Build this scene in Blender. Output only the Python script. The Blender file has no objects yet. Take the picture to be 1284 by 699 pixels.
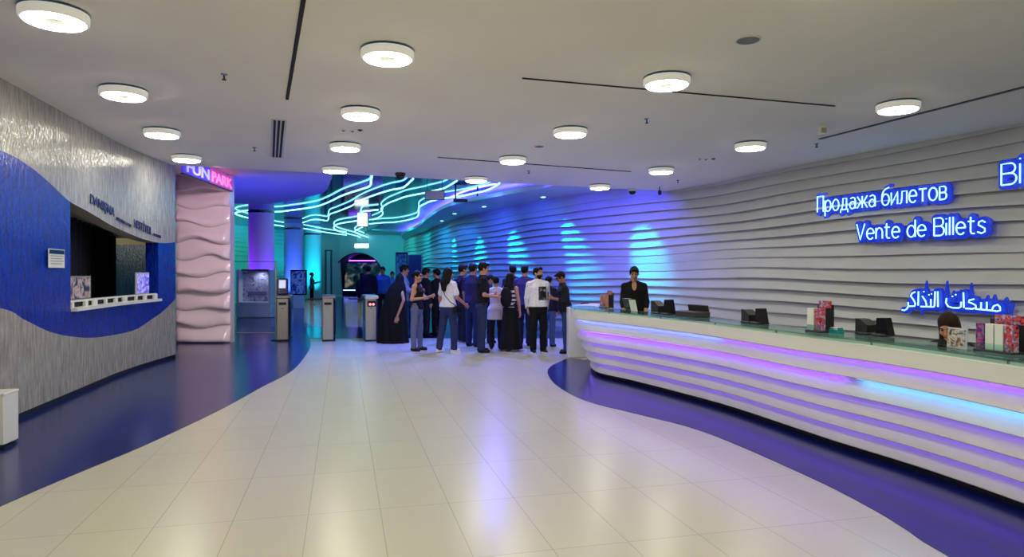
import bpy, math, random
import numpy as np
from mathutils import Vector, Matrix
from math import sin, cos, pi, radians, atan, atan2, sqrt, exp

random.seed(7)
SC = bpy.context.scene
COL = SC.collection

# ------------------------------------------------------------------ camera, world, exposure
F = 850.0                 # focal length in pixels of the 1284 x 699 frame
CAMZ = 1.62
TH = atan(6.5 / F)        # slight downward pitch
cam_d = bpy.data.cameras.new('camera')
cam_d.sensor_width = 36.0
cam_d.lens = F / 1284.0 * 36.0
cam_d.clip_end = 200
cam = bpy.data.objects.new('camera', cam_d)
cam.location = (0, 0, CAMZ)
cam.rotation_euler = (pi / 2 - TH, 0, 0)
COL.objects.link(cam)
SC.camera = cam

SC.view_settings.view_transform = 'Standard'
SC.view_settings.look = 'None'
SC.view_settings.gamma = 1.0
SC.view_settings.use_curve_mapping = False
SC.view_settings.exposure = 0.22
SC.cycles.use_denoising = True
SC.cycles.sample_clamp_indirect = 4.0
SC.cycles.max_bounces = 8

world = bpy.data.worlds.new('world')
SC.world = world
world.use_nodes = True
bg = world.node_tree.nodes['Background']
bg.inputs[0].default_value = (0.02, 0.03, 0.06, 1)
bg.inputs[1].default_value = 0.3

LAMP = 47.0               # radiance of the ceiling ring lamps


def spot(name, loc, target, color, power, angle=60, blend=0.6, radius=0.05):
    d = bpy.data.lights.new(name, 'SPOT')
    d.color = color
    d.energy = power
    d.spot_size = radians(angle)
    d.spot_blend = blend
    d.shadow_soft_size = radius
    o = bpy.data.objects.new(name, d)
    o.location = loc
    o.rotation_euler = (Vector(target) - Vector(loc)).to_track_quat('-Z', 'Y').to_euler()
    COL.objects.link(o)
    return o


# wall washers hidden above the edge of the main ceiling and on the lower soffit (blue and violet)
VIO = (0.06, 0.05, 1.0)
BLU = (0.03, 0.07, 1.0)
TEA = (0.0, 0.75, 0.65)
WASH = [((2.0, 16.75, 3.85), (3.6, 17.6, 1.9), VIO, 190, 120),
        ((0.6, 17.6, 3.85), (2.3, 19.4, 1.6), VIO, 260, 110),
        ((-0.9, 19.4, 3.83), (0.8, 22.2, 1.6), BLU, 290, 105),
        ((-2.2, 22.3, 3.83), (-0.6, 24.6, 1.8), BLU, 280, 105),
        ((-3.8, 25.5, 4.15), (-2.0, 28.2, 1.8), (0.0, 0.14, 1.0), 320, 105),
        ((-5.0, 29.5, 4.15), (-3.2, 32.0, 1.8), (0.0, 0.36, 1.0), 300, 110),
        ((-6.6, 35.0, 4.15), (-4.6, 37.0, 1.8), (0.0, 0.6, 0.75), 280, 120),
        ((-8.6, 40.5, 4.15), (-6.2, 43.0, 1.8), TEA, 240, 120),
        ((-9.6, 42.0, 4.15), (-10.0, 47.0, 2.4), (0.0, 0.55, 0.75), 220, 110),
        ((-12.0, 36.0, 4.15), (-14.6, 37.0, 2.0), (0.0, 0.75, 0.36), 460, 120),
        ((-12.0, 30.0, 4.15), (-15.4, 30.0, 1.8), (0.0, 0.65, 0.6), 360, 120)]
for i, (a, b, c, p, an) in enumerate(WASH):
    spot('wall_washer', a, b, c, p, an, 0.8, 0.06)
# floor and room wash of the dark hall behind the gates
for a, b, c, p, an in [((-5.5, 22.0, 4.15), (-5.5, 22.5, 0), (0.02, 0.10, 1.0), 260, 130),
                       ((-8.0, 28.0, 4.15), (-8.0, 28.5, 0), (0.0, 0.16, 1.0), 240, 130)]:
    spot('hall_downlight', a, b, c, p, an, 0.8, 0.06)
# added unseen spots above the ceiling edge, tinting floor and queue violet
for a, b, c, p, an in [((-0.4, 16.2, 3.86), (-0.4, 14.3, 0), (0.12, 0.12, 1.0), 1000, 100),
                       ((-2.6, 15.6, 3.86), (-2.6, 14.6, 0), (0.05, 0.16, 1.0), 800, 100),
                       ((1.0, 16.7, 3.86), (1.0, 15.0, 0), (0.12, 0.10, 1.0), 600, 90)]:
    spot('added_edge_wash', a, b, c, p, an, 0.9, 0.06)
# light inside the lid of the display case
spot('case_light', (-9.2, 24.72, 1.68), (-9.2, 24.9, 0.9), (0.85, 0.85, 1.0), 9, 150, 0.8, 0.04)
# column uplights, and last an added spot hidden behind the pillar for the soffit
for a, b, c, p, an in [((-8.75, 25.3, 0.12), (-9.4, 25.7, 2.6), (0.20, 0.02, 1.0), 700, 80),
                       ((-10.35, 25.1, 0.12), (-9.7, 25.7, 2.6), (0.25, 0.02, 1.0), 700, 80),
                       ((-11.0, 34.2, 0.12), (-11.6, 35.4, 2.8), (0.04, 0.10, 1.0), 800, 80),
                       ((-10.6, 38.2, 0.12), (-11.9, 40.2, 3.0), (0.0, 0.7, 1.0), 800, 80),
                       ((-7.2, 17.1, 0.12), (-6.4, 18.6, 3.9), (0.05, 0.04, 1.0), 420, 150)]:
    spot('column_soffit_uplight', a, b, c, p, an, 0.8, 0.06)
# warm spot in the ceiling edge aimed at the relief pillar
spot('pillar_spot', (-5.5, 12.7, 3.6), (-7.1, 15.8, 1.9), (1.0, 0.70, 0.85), 170, 75, 0.7, 0.05)
# added unseen spot that brightens the kiosk interior
spot('added_kiosk_fill', (-10.2, 14.8, 2.45), (-10.0, 17.0, 1.2), (1.0, 0.92, 0.75), 60, 150, 0.7, 0.05)


# ------------------------------------------------------------------ picture geometry -> metres
FWD = Vector((0, cos(TH), -sin(TH)))
UPV = Vector((0, sin(TH), cos(TH)))


def ray(px, py):
    return FWD + Vector(((px - 642.0) / F, 0, 0)) - UPV * ((py - 349.5) / F)


def P(px, py, z):
    r = ray(px, py)
    t = (z - CAMZ) / r.z
    return Vector((r.x * t, r.y * t, z))


def D(px, py, Y):
    r = ray(px, py)
    t = Y / r.y
    return Vector((r.x * t, Y, CAMZ + r.z * t))


# ------------------------------------------------------------------ mesh building
class M:
    def __init__(self):
        self.v = []; self.f = []; self.m = []; self.uv = None

    def add(self, vs, fs, mi=0):
        b = len(self.v)
        self.v.extend([tuple(v) for v in vs])
        for f in fs:
            self.f.append(tuple(b + i for i in f)); self.m.append(mi)
        return self

    def box(self, c, s, mi=0, rz=0.0, rx=0.0, bev=0.0):
        x, y, z = s[0] / 2, s[1] / 2, s[2] / 2
        R = Matrix.Rotation(rz, 3, 'Z') @ Matrix.Rotation(rx, 3, 'X')
        c = Vector(c)
        if bev <= 0:
            vs = [c + R @ Vector((a * x, b * y, d * z)) for d in (-1, 1) for b in (-1, 1) for a in (-1, 1)]
            fs = [(0, 2, 3, 1), (4, 5, 7, 6), (0, 1, 5, 4), (2, 6, 7, 3), (0, 4, 6, 2), (1, 3, 7, 5)]
            return self.add(vs, fs, mi)
        b = min(bev, x * .9, y * .9, z * .9)
        prof = []
        for (zz, ins) in ((-z, b), (-z + b, 0), (z - b, 0), (z, b)):
            for (sx, sy) in ((-1, -1), (1, -1), (1, 1), (-1, 1)):
                pts = [(sx * (x - ins), sy * (y - ins - b)), (sx * (x - ins - b), sy * (y - ins))]
                if sx * sy > 0: pass
                order = pts if (sx * sy < 0) else pts
                if (sx, sy) in ((1, -1), (-1, 1)):
                    order = [pts[1], pts[0]]
                for p in order:
                    prof.append(c + R @ Vector((p[0], p[1], zz)))
        n = 8
        # ring order: corner pairs run counter clockwise
        fs = []
        for r in range(3):
            for i in range(n):
                j = (i + 1) % n
                fs.append((r * n + i, r * n + j, (r + 1) * n + j, (r + 1) * n + i))
        fs.append(tuple(range(n - 1, -1, -1)))
        fs.append(tuple(range(3 * n, 4 * n)))
        return self.add(prof, fs, mi)

    def prism(self, poly, z0, z1, mi=0):
        n = len(poly)
        ar = sum(poly[i][0] * poly[(i + 1) % n][1] - poly[(i + 1) % n][0] * poly[i][1] for i in range(n))
        if ar < 0: poly = poly[::-1]
        vs = [(p[0], p[1], z0) for p in poly] + [(p[0], p[1], z1) for p in poly]
        fs = [tuple(range(n - 1, -1, -1)), tuple(range(n, 2 * n))]
        for i in range(n):
            j = (i + 1) % n
            fs.append((i, j, n + j, n + i))
        return self.add(vs, fs, mi)

    def tube(self, pts, r, n=8, mi=0, closed=False):
        pts = [Vector(p) for p in pts]
        N = len(pts)
        rings = []
        up = Vector((0, 0, 1))
        prev = None
        for i, p in enumerate(pts):
            a = pts[i - 1] if i > 0 else (pts[-1] if closed else p)
            b = pts[i + 1] if i < N - 1 else (pts[0] if closed else p)
            t = (b - a)
            if t.length < 1e-9: t = Vector((0, 0, 1))
            t.normalize()
            if prev is None:
                u = t.cross(up)
                if u.length < 1e-3: u = t.cross(Vector((1, 0, 0)))
                u.normalize()
            else:
                u = prev - t * prev.dot(t)
                if u.length < 1e-4:
                    u = t.cross(up)
                u.normalize()
            prev = u
            w = t.cross(u)
            rr = r[i] if isinstance(r, (list, tuple)) else r
            rings.append([p + u * (rr * cos(2 * pi * k / n)) + w * (rr * sin(2 * pi * k / n)) for k in range(n)])
        vs = [q for rg in rings for q in rg]
        fs = []
        for i in range(N if closed else N - 1):
            j = (i + 1) % N
            for k in range(n):
                l = (k + 1) % n
                fs.append((i * n + k, j * n + k, j * n + l, i * n + l))
        if not closed:
            fs.append(tuple(range(n - 1, -1, -1)))
            fs.append(tuple((N - 1) * n + k for k in range(n)))
        return self.add(vs, fs, mi)

    def lathe(self, prof, c=(0, 0, 0), n=32, mi=0, cap=True):
        vs = []; fs = []
        for (r, z) in prof:
            for k in range(n):
                a = 2 * pi * k / n
                vs.append((c[0] + r * cos(a), c[1] + r * sin(a), c[2] + z))
        for i in range(len(prof) - 1):
            for k in range(n):
                l = (k + 1) % n
                fs.append((i * n + k, i * n + l, (i + 1) * n + l, (i + 1) * n + k))
        if cap:
            fs.append(tuple(range(n - 1, -1, -1)))
            fs.append(tuple((len(prof) - 1) * n + k for k in range(n)))
        return self.add(vs, fs, mi)

    def grid(self, rows, mi=0, flip=False):
        """rows: list of equal-length point lists"""
        n = len(rows[0])
        vs = [p for r in rows for p in r]
        fs = []
        for i in range(len(rows) - 1):
            for k in range(n - 1):
                q = (i * n + k, i * n + k + 1, (i + 1) * n + k + 1, (i + 1) * n + k)
                fs.append(q[::-1] if flip else q)
        return self.add(vs, fs, mi)


def obj(name, mb, mats, parent=None, smooth=False, world=False, uv=None, auto=None):
    me = bpy.data.meshes.new(name)
    vs = mb.v
    if parent is not None and world:
        L = parent.location
        vs = [(v[0] - L.x, v[1] - L.y, v[2] - L.z) for v in vs]
    me.from_pydata(vs, [], mb.f)
    if not isinstance(mats, (list, tuple)): mats = [mats]
    for m in mats: me.materials.append(m)
    me.polygons.foreach_set('material_index', mb.m)
    if uv is not None:
        ul = me.uv_layers.new(name='UVMap')
        li = np.zeros(len(me.loops), dtype=np.int32)
        me.loops.foreach_get('vertex_index', li)
        ul.data.foreach_set('uv', np.asarray(uv, dtype=np.float32)[li].ravel())
    if smooth:
        me.polygons.foreach_set('use_smooth', [True] * len(me.polygons))
        if auto:
            me.set_sharp_from_angle(angle=radians(auto))
    me.update()
    o = bpy.data.objects.new(name, me)
    COL.objects.link(o)
    if parent is not None: o.parent = parent
    return o


def thing(name, label, cat, loc=(0, 0, 0), rz=0.0, group=None):
    o = bpy.data.objects.new(name, None)
    o.empty_display_size = 0.1
    COL.objects.link(o)
    o.location = loc; o.rotation_euler = (0, 0, rz)
    o['label'] = label; o['category'] = cat
    if group: o['group'] = group
    return o


def tag(o, label, cat, group=None, kind=None):
    o['label'] = label; o['category'] = cat
    if group: o['group'] = group
    if kind: o['kind'] = kind
    return o


def struct(name, mb, mats, **k):
    o = obj(name, mb, mats, **k)
    if o.parent is None: o['kind'] = 'structure'
    return o


def dup(root, loc, rz, label, group=None):
    r = root.copy(); COL.objects.link(r)
    r.location = loc; r.rotation_euler = (0, 0, rz)
    r['label'] = label
    if group: r['group'] = group
    for ch in list(root.children):
        c = ch.copy(); COL.objects.link(c); c.parent = r
        for g in list(ch.children):
            e = g.copy(); COL.objects.link(e); e.parent = c
    return r


def catmull(pts, step=0.1):
    pts = [Vector(p) for p in pts]
    out = []
    n = len(pts)
    for i in range(n - 1):
        p0 = pts[max(i - 1, 0)]; p1 = pts[i]; p2 = pts[i + 1]; p3 = pts[min(i + 2, n - 1)]
        k = max(2, int((p2 - p1).length / step))
        for j in range(k):
            t = j / k
            out.append(0.5 * ((2 * p1) + (p2 - p0) * t + (2 * p0 - 5 * p1 + 4 * p2 - p3) * t * t + (3 * p1 - p0 - 3 * p2 + p3) * t ** 3))
    out.append(pts[-1])
    return out


def path_info(pts):
    """2D path -> cumulative length and left-hand normals"""
    s = [0.0]
    for i in range(1, len(pts)):
        s.append(s[-1] + (pts[i] - pts[i - 1]).length)
    nr = []
    for i in range(len(pts)):
        t = pts[min(i + 1, len(pts) - 1)] - pts[max(i - 1, 0)]
        t.normalize()
        nr.append(Vector((-t.y, t.x)))
    return s, nr


def interp(x, xs, ys):
    return float(np.interp(x, xs, ys))


# ------------------------------------------------------------------ materials
def lin(c):
    return tuple(((x / 255.0) / 12.92 if x / 255.0 <= 0.04045 else ((x / 255.0 + 0.055) / 1.055) ** 2.4) for x in c)


def mat(name, rgb, rough=0.5, metal=0.0, emit=None, es=0.0, var=0.06, scale=9.0, bump=0.0, spec=0.5, coat=0.0, stretch=None):
    m = bpy.data.materials.new(name)
    m.use_nodes = True
    nt = m.node_tree
    b = nt.nodes['Principled BSDF']
    c = lin(rgb)
    tc = nt.nodes.new('ShaderNodeTexCoord')
    no = nt.nodes.new('ShaderNodeTexNoise')
    no.inputs['Scale'].default_value = scale
    no.inputs['Detail'].default_value = 3
    if stretch:
        mp = nt.nodes.new('ShaderNodeMapping')
        mp.inputs['Scale'].default_value = stretch
        nt.links.new(tc.outputs['Object'], mp.inputs['Vector'])
        nt.links.new(mp.outputs['Vector'], no.inputs['Vector'])
    else:
        nt.links.new(tc.outputs['Object'], no.inputs['Vector'])
    rp = nt.nodes.new('ShaderNodeValToRGB')
    rp.color_ramp.elements[0].position = 0.3
    rp.color_ramp.elements[1].position = 0.7
    rp.color_ramp.elements[0].color = tuple(max(0, x * (1 - var)) for x in c) + (1,)
    rp.color_ramp.elements[1].color = tuple(min(1, x * (1 + var)) for x in c) + (1,)
    nt.links.new(no.outputs['Fac'], rp.inputs['Fac'])
    nt.links.new(rp.outputs['Color'], b.inputs['Base Color'])
    b.inputs['Roughness'].default_value = rough
    b.inputs['Metallic'].default_value = metal
    b.inputs['Specular IOR Level'].default_value = spec
    b.inputs['Coat Weight'].default_value = coat
    b.inputs['Coat Roughness'].default_value = 0.08
    if emit is not None:
        b.inputs['Emission Color'].default_value = tuple(emit) + (1,)
        b.inputs['Emission Strength'].default_value = es
    if bump > 0:
        bp = nt.nodes.new('ShaderNodeBump')
        bp.inputs['Strength'].default_value = bump
        bp.inputs['Distance'].default_value = 0.01
        nt.links.new(no.outputs['Fac'], bp.inputs['Height'])
        nt.links.new(bp.outputs['Normal'], b.inputs['Normal'])
    return m


def glass_mat(name, tint=(0.9, 1.0, 0.97), gl=0.04, rough=0.02):
    m = bpy.data.materials.new(name)
    m.use_nodes = True
    nt = m.node_tree
    for n in list(nt.nodes): nt.nodes.remove(n)
    out = nt.nodes.new('ShaderNodeOutputMaterial')
    tr = nt.nodes.new('ShaderNodeBsdfTransparent'); tr.inputs[0].default_value = tuple(tint) + (1,)
    g = nt.nodes.new('ShaderNodeBsdfGlossy'); g.inputs['Roughness'].default_value = rough
    g.inputs['Color'].default_value = (0.9, 1, 1, 1)
    fr = nt.nodes.new('ShaderNodeLayerWeight'); fr.inputs['Blend'].default_value = 0.25
    mul = nt.nodes.new('ShaderNodeMath'); mul.operation = 'MULTIPLY_ADD'
    mul.inputs[1].default_value = 0.6; mul.inputs[2].default_value = gl * 0.4
    nt.links.new(fr.outputs['Fresnel'], mul.inputs[0])
    mx = nt.nodes.new('ShaderNodeMixShader')
    nt.links.new(mul.outputs[0], mx.inputs[0])
    nt.links.new(tr.outputs[0], mx.inputs[1]); nt.links.new(g.outputs[0], mx.inputs[2])
    nt.links.new(mx.outputs[0], out.inputs[0])
    return m


def emis(name, rgb_lin, strength):
    m = bpy.data.materials.new(name)
    m.use_nodes = True
    nt = m.node_tree
    b = nt.nodes['Principled BSDF']
    b.inputs['Base Color'].default_value = (0.6, 0.6, 0.6, 1)
    b.inputs['Emission Color'].default_value = tuple(rgb_lin) + (1,)
    b.inputs['Emission Strength'].default_value = strength
    return m


def picture(name, cols, scale=6.0, es=0.0, rough=0.35, seed=0.0, kind='noise'):
    """printed picture: blotches of several colours"""
    m = bpy.data.materials.new(name)
    m.use_nodes = True
    nt = m.node_tree
    b = nt.nodes['Principled BSDF']
    tc = nt.nodes.new('ShaderNodeTexCoord')
    mp = nt.nodes.new('ShaderNodeMapping')
    mp.inputs['Location'].default_value = (seed, seed * 1.7, seed * 0.6)
    nt.links.new(tc.outputs['Object'], mp.inputs['Vector'])
    if kind == 'noise':
        tx = nt.nodes.new('ShaderNodeTexNoise'); tx.inputs['Scale'].default_value = scale
        tx.inputs['Detail'].default_value = 2.5; tx.inputs['Distortion'].default_value = 1.2
        fac = tx.outputs['Fac']
    else:
        tx = nt.nodes.new('ShaderNodeTexVoronoi'); tx.inputs['Scale'].default_value = scale
        sp = nt.nodes.new('ShaderNodeSeparateColor')
        nt.links.new(tx.outputs['Color'], sp.inputs[0])
        fac = sp.outputs[0]
    nt.links.new(mp.outputs['Vector'], tx.inputs['Vector'])
    rp = nt.nodes.new('ShaderNodeValToRGB')
    rp.color_ramp.interpolation = 'LINEAR' if kind == 'noise' else 'CONSTANT'
    n = len(cols)
    lo, hi = (0.32, 0.68) if kind == 'noise' else (0.0, 0.85)
    while len(rp.color_ramp.elements) < n: rp.color_ramp.elements.new(0.5)
    for i, c in enumerate(cols):
        e = rp.color_ramp.elements[i]
        e.position = lo + (hi - lo) * i / max(1, n - 1)
        e.color = lin(c) + (1,)
    nt.links.new(fac, rp.inputs['Fac'])
    nt.links.new(rp.outputs['Color'], b.inputs['Base Color'])
    b.inputs['Roughness'].default_value = rough
    if es > 0:
        nt.links.new(rp.outputs['Color'], b.inputs['Emission Color'])
        b.inputs['Emission Strength'].default_value = es
    return m


def floor_mat():
    m = bpy.data.materials.new('cream_floor_tiles')
    m.use_nodes = True
    nt = m.node_tree
    b = nt.nodes['Principled BSDF']
    tc = nt.nodes.new('ShaderNodeTexCoord')
    mp = nt.nodes.new('ShaderNodeMapping')
    mp.vector_type = 'POINT'
    mp.inputs['Rotation'].default_value = (0, 0, radians(-14.0 - 90))
    mp.inputs['Location'].default_value = (0.0, 0.245, 0)
    nt.links.new(tc.outputs['Object'], mp.inputs['Vector'])
    br = nt.nodes.new('ShaderNodeTexBrick')
    br.offset = 0.0; br.squash = 1.0
    br.inputs['Scale'].default_value = 1.0
    br.inputs['Brick Width'].default_value = 0.946
    br.inputs['Row Height'].default_value = 0.473
    br.inputs['Mortar Size'].default_value = 0.0026
    br.inputs['Mortar Smooth'].default_value = 0.2
    br.inputs['Bias'].default_value = 0.0
    br.inputs['Color1'].default_value = lin((194, 189, 168)) + (1,)
    br.inputs['Color2'].default_value = lin((191, 187, 167)) + (1,)
    br.inputs['Mortar'].default_value = lin((160, 155, 138)) + (1,)
    nt.links.new(mp.outputs['Vector'], br.inputs['Vector'])
    no = nt.nodes.new('ShaderNodeTexNoise'); no.inputs['Scale'].default_value = 1.3; no.inputs['Detail'].default_value = 4
    nt.links.new(tc.outputs['Object'], no.inputs['Vector'])
    mr = nt.nodes.new('ShaderNodeMapRange')
    mr.inputs['From Min'].default_value = 0.3; mr.inputs['From Max'].default_value = 0.7
    mr.inputs['To Min'].default_value = 0.235; mr.inputs['To Max'].default_value = 0.265
    nt.links.new(no.outputs['Fac'], mr.inputs['Value'])
    nt.links.new(mr.outputs['Result'], b.inputs['Roughness'])
    nt.links.new(br.outputs['Color'], b.inputs['Base Color'])
    bp = nt.nodes.new('ShaderNodeBump'); bp.inputs['Strength'].default_value = 0.15; bp.inputs['Distance'].default_value = 0.002
    inv = nt.nodes.new('ShaderNodeMath'); inv.operation = 'SUBTRACT'; inv.inputs[0].default_value = 1.0
    nt.links.new(br.outputs['Fac'], inv.inputs[1])
    nt.links.new(inv.outputs[0], bp.inputs['Height'])
    nt.links.new(bp.outputs['Normal'], b.inputs['Normal'])
    return m


def mosaic(name, c1, c2, rough=0.25, bump=0.35, spark=0.0):
    """glossy mosaic of thin upright glass strips, uses UV in metres"""
    m = bpy.data.materials.new(name)
    m.use_nodes = True
    nt = m.node_tree
    b = nt.nodes['Principled BSDF']
    uv = nt.nodes.new('ShaderNodeUVMap')
    mp = nt.nodes.new('ShaderNodeMapping'); mp.inputs['Scale'].default_value = (22, 3.2, 1)
    nt.links.new(uv.outputs[0], mp.inputs['Vector'])
    no = nt.nodes.new('ShaderNodeTexNoise'); no.inputs['Scale'].default_value = 1.0; no.inputs['Detail'].default_value = 4
    no.inputs['Roughness'].default_value = 0.65
    nt.links.new(mp.outputs['Vector'], no.inputs['Vector'])
    rp = nt.nodes.new('ShaderNodeValToRGB')
    rp.color_ramp.elements[0].position = 0.32; rp.color_ramp.elements[0].color = lin(c1) + (1,)
    rp.color_ramp.elements[1].position = 0.68; rp.color_ramp.elements[1].color = lin(c2) + (1,)
    nt.links.new(no.outputs['Fac'], rp.inputs['Fac'])
    nt.links.new(rp.outputs['Color'], b.inputs['Base Color'])
    b.inputs['Roughness'].default_value = rough
    mp2 = nt.nodes.new('ShaderNodeMapping'); mp2.inputs['Scale'].default_value = (60, 14, 1)
    nt.links.new(uv.outputs[0], mp2.inputs['Vector'])
    vo = nt.nodes.new('ShaderNodeTexVoronoi'); vo.inputs['Scale'].default_value = 1.0
    nt.links.new(mp2.outputs['Vector'], vo.inputs['Vector'])
    ad = nt.nodes.new('ShaderNodeMath'); ad.operation = 'ADD'
    nt.links.new(no.outputs['Fac'], ad.inputs[0]); nt.links.new(vo.outputs['Distance'], ad.inputs[1])
    bp = nt.nodes.new('ShaderNodeBump'); bp.inputs['Strength'].default_value = bump; bp.inputs['Distance'].default_value = 0.012
    nt.links.new(ad.outputs[0], bp.inputs['Height'])
    nt.links.new(bp.outputs['Normal'], b.inputs['Normal'])
    return m


M_ceil = mat('ceiling_paint', (250, 245, 231), 0.85, var=0.015, scale=0.8)
M_white = mat('white_paint', (226, 226, 222), 0.55, var=0.02, scale=2)
M_wave = mat('white_wave_panel', (202, 202, 198), 0.42, var=0.03, scale=1.2)
M_corian = mat('white_solid_surface', (232, 232, 226), 0.3, var=0.02, scale=2)
M_floor = floor_mat()
M_blue_floor = mat('blue_floor', (20, 28, 92), 0.2, var=0.06, scale=2.2)
M_mos_w = mosaic('white_mosaic', (140, 136, 128), (186, 182, 174), 0.17, 0.4)
M_mos_b = mosaic('blue_mosaic', (3, 24, 128), (9, 52, 190), 0.2, 0.45)
M_mos_t = mosaic('teal_mosaic', (8, 34, 66), (20, 84, 120), 0.35, 0.4)
M_beige = mat('beige_plaster', (170, 162, 130), 0.8, var=0.03)
M_black = mat('black_matte', (8, 8, 10), 0.7, var=0.2)
M_dark = mat('dark_grey', (34, 34, 38), 0.45, var=0.12)
M_blackgl = mat('black_gloss', (10, 10, 12), 0.18, var=0.1)
M_steel = mat('brushed_steel', (176, 172, 160), 0.34, 0.85, var=0.06, scale=60, stretch=(1, 1, 0.04))
M_chrome = mat('chrome', (170, 185, 205), 0.12, 1.0, var=0.03)
M_navy = mat('navy_gloss', (10, 18, 60), 0.2, var=0.1)
M_gate_side = mat('dark_blue_gate_side', (14, 22, 70), 0.25, var=0.1)
M_glass = glass_mat('clear_glass')
M_glass_g = glass_mat('green_glass', (0.72, 0.88, 0.80), 0.3)
M_gate_glass = glass_mat('gate_glass', (0.62, 0.82, 0.95), 0.3)
M_lamp = emis('lamp_ring_glow', (1.0, 0.96, 0.79), LAMP)
M_lampbody = mat('lamp_body_white', (225, 224, 212), 0.4, var=0.02)
M_lampside = mat('lamp_side_added_glow', (225, 224, 212), 0.4, var=0.02, emit=(1.0, 0.97, 0.84), es=0.24)  # faint glow added to the plain sides to brighten them and the ceiling
M_lamp_blue = mat('lamp_blue_rim', (40, 120, 180), 0.25, 0.6, var=0.05)
M_neon = emis('neon_cyan', (0.22, 0.88, 1.0), 3.0)
M_neon_letter = emis('neon_letter', (0.30, 0.82, 1.0), 1.7)
M_sign_back = mat('blue_sign_acrylic', (24, 50, 190), 0.25, var=0.05, emit=(0.02, 0.07, 0.85), es=0.28)
M_led_violet = emis('led_violet', (0.22, 0.05, 1.0), 8.0)
M_led_blue = emis('led_blue', (0.14, 0.20, 1.0), 9.0)
M_led_cyan = emis('led_cyan', (0.10, 0.36, 1.0), 8.0)
M_led_violet2 = emis('led_violet_weak', (0.24, 0.10, 1.0), 2.6)
M_mirror = mat('dark_stretch_ceiling', (10, 20, 112), 0.07, 0.0, var=0.3, scale=0.5, spec=0.25)
M_art_gray = mat('grey_plastic', (120, 120, 122), 0.5, var=0.05)

# ------------------------------------------------------------------ the hall: floors
fl = M()
fl.add([(-20, -7, 0), (14, -7, 0), (14, 52, 0), (-20, 52, 0)], [(0, 1, 2, 3)])
fl.add([(-20, -7, -0.1), (14, -7, -0.1), (14, 52, -0.1), (-20, 52, -0.1)], [(3, 2, 1, 0)])
struct('floor', fl, M_floor)

# rear hall floor, cream tile with blue light and dimness painted into its colour
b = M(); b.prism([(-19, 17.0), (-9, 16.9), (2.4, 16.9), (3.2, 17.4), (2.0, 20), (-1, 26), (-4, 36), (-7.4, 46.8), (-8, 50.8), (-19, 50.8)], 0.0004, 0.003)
struct('floor_rear', b, mat('blue_lit_floor_tint', (14, 40, 104), .14, var=.1, scale=1.5))
# left blue inlay
edge = [P(x, y, 0) for x, y in ((0, 636), (85.5, 599), (184, 558), (274, 515.5), (329, 485.5), (368, 464), (387, 440), (389, 428))]
edge = [Vector((-3.55, 1.0)), Vector((-3.55, 2.6))] + [Vector((p.x, p.y)) for p in edge] + [Vector((-5.6, 18.4)), Vector((-6.6, 20.0)), Vector((-8.2, 20.8)), Vector((-11, 21))]
ec = catmull(edge, 0.25)
poly = [(p.x, p.y) for p in ec] + [(-16, 21), (-16, -6.8), (-3.6, -6.8)]
b = M(); b.prism(poly, 0.0005, 0.004)
struct('trim_1', b, M_blue_floor)
# right blue inlay under the counter
edge = [P(x, y, 0) for x, y in ((716, 449), (700, 455), (690.6, 460), (686.5, 468), (697, 483), (733, 502.6), (800, 520), (882, 542), (1015, 599), (1111, 649), (1190, 699))]
edge = [Vector((1.35, 12.6))] + [Vector((p.x, p.y)) for p in edge] + [Vector((2.75, 3.0)), Vector((2.95, 1.5)), Vector((3.0, -1))]
ec = catmull(edge, 0.2)
poly = [(p.x, p.y) for p in ec] + [(3.0, -6.8), (9.5, -6.8), (9.5, 3), (7.0, 9.3), (5.4, 13), (2.4, 13.0)]
b = M(); b.prism(poly, 0.0005, 0.004)
struct('trim_2', b, M_blue_floor)

# ------------------------------------------------------------------ ceilings
HC = 3.67
# far edge of the main ceiling, from left to right
E0 = Vector((-14.0, 15.4 - 0.40 * 14.0)); E1 = Vector((6.0, 15.4 + 0.40 * 6.0))
c = M(); c.prism([(-14, -7), (12, -7), (12, 15.4 + 4.8), (6, 17.8), (-14, 9.8)], HC, HC + 0.16)
struct('ceiling', c, M_ceil)
# left soffit disc
lb = [(416, 221), (415, 226), (408, 240), (395, 245), (370, 250.5), (345, 254.5), (310, 256), (290, 255)]
lb = [P(x, y, 3.9) for x, y in lb]
lb = catmull([Vector((-3.9, 14.2))] + [Vector((p.x, p.y)) for p in lb] + [Vector((-11.5, 20.5)), Vector((-14, 18))], 0.3)
c = M(); c.prism([(p.x, p.y) for p in lb] + [(-14, 10.0), (-4.3, 13.86)], 3.9, 4.04)
struct('ceiling_soffit_left', c, M_white)
# right soffit that follows the wave wall
RB = [(700, 231), (681, 236), (616, 248), (563, 259), (538, 273), (522, 286), (504, 294)]
RB = [P(x, y, 3.9) for x, y in RB]
RBc = catmull([Vector((RB[0].x + .6, RB[0].y - 0.9))] + [Vector((p.x, p.y)) for p in RB] + [Vector((-7.3, 45.5))], 0.3)
WALLP = [(9, -7), (9, 2), (8.3, 6), (7.03, 9.3), (5.48, 13), (4.4, 15.8), (3.3, 17.8), (2.2, 19.4), (1.25, 21), (.35, 22.7), (-.5, 24.3), (-1.4, 26.2),
         (-2.2, 28.2), (-3.1, 31.4), (-4.1, 34.8), (-5.6, 40), (-7.0, 45.0), (-7.6, 47.2)]
c = M(); c.prism([(p.x, p.y) for p in RBc] + [(-6.6, 47.0), (-3.0, 34.8), (-1.0, 28.4), (1.8, 22.6), (5.2, 17.9)], 3.9, 4.02)
struct('ceiling_soffit_right', c, M_white)
# high ceiling of the rear hall
c = M(); c.prism([(-20, 9), (-14, 10.2), (6, 18.2), (8, 20), (0, 50), (-20, 50)], 4.25, 4.4)
struct('ceiling_rear', c, M_white)
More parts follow.
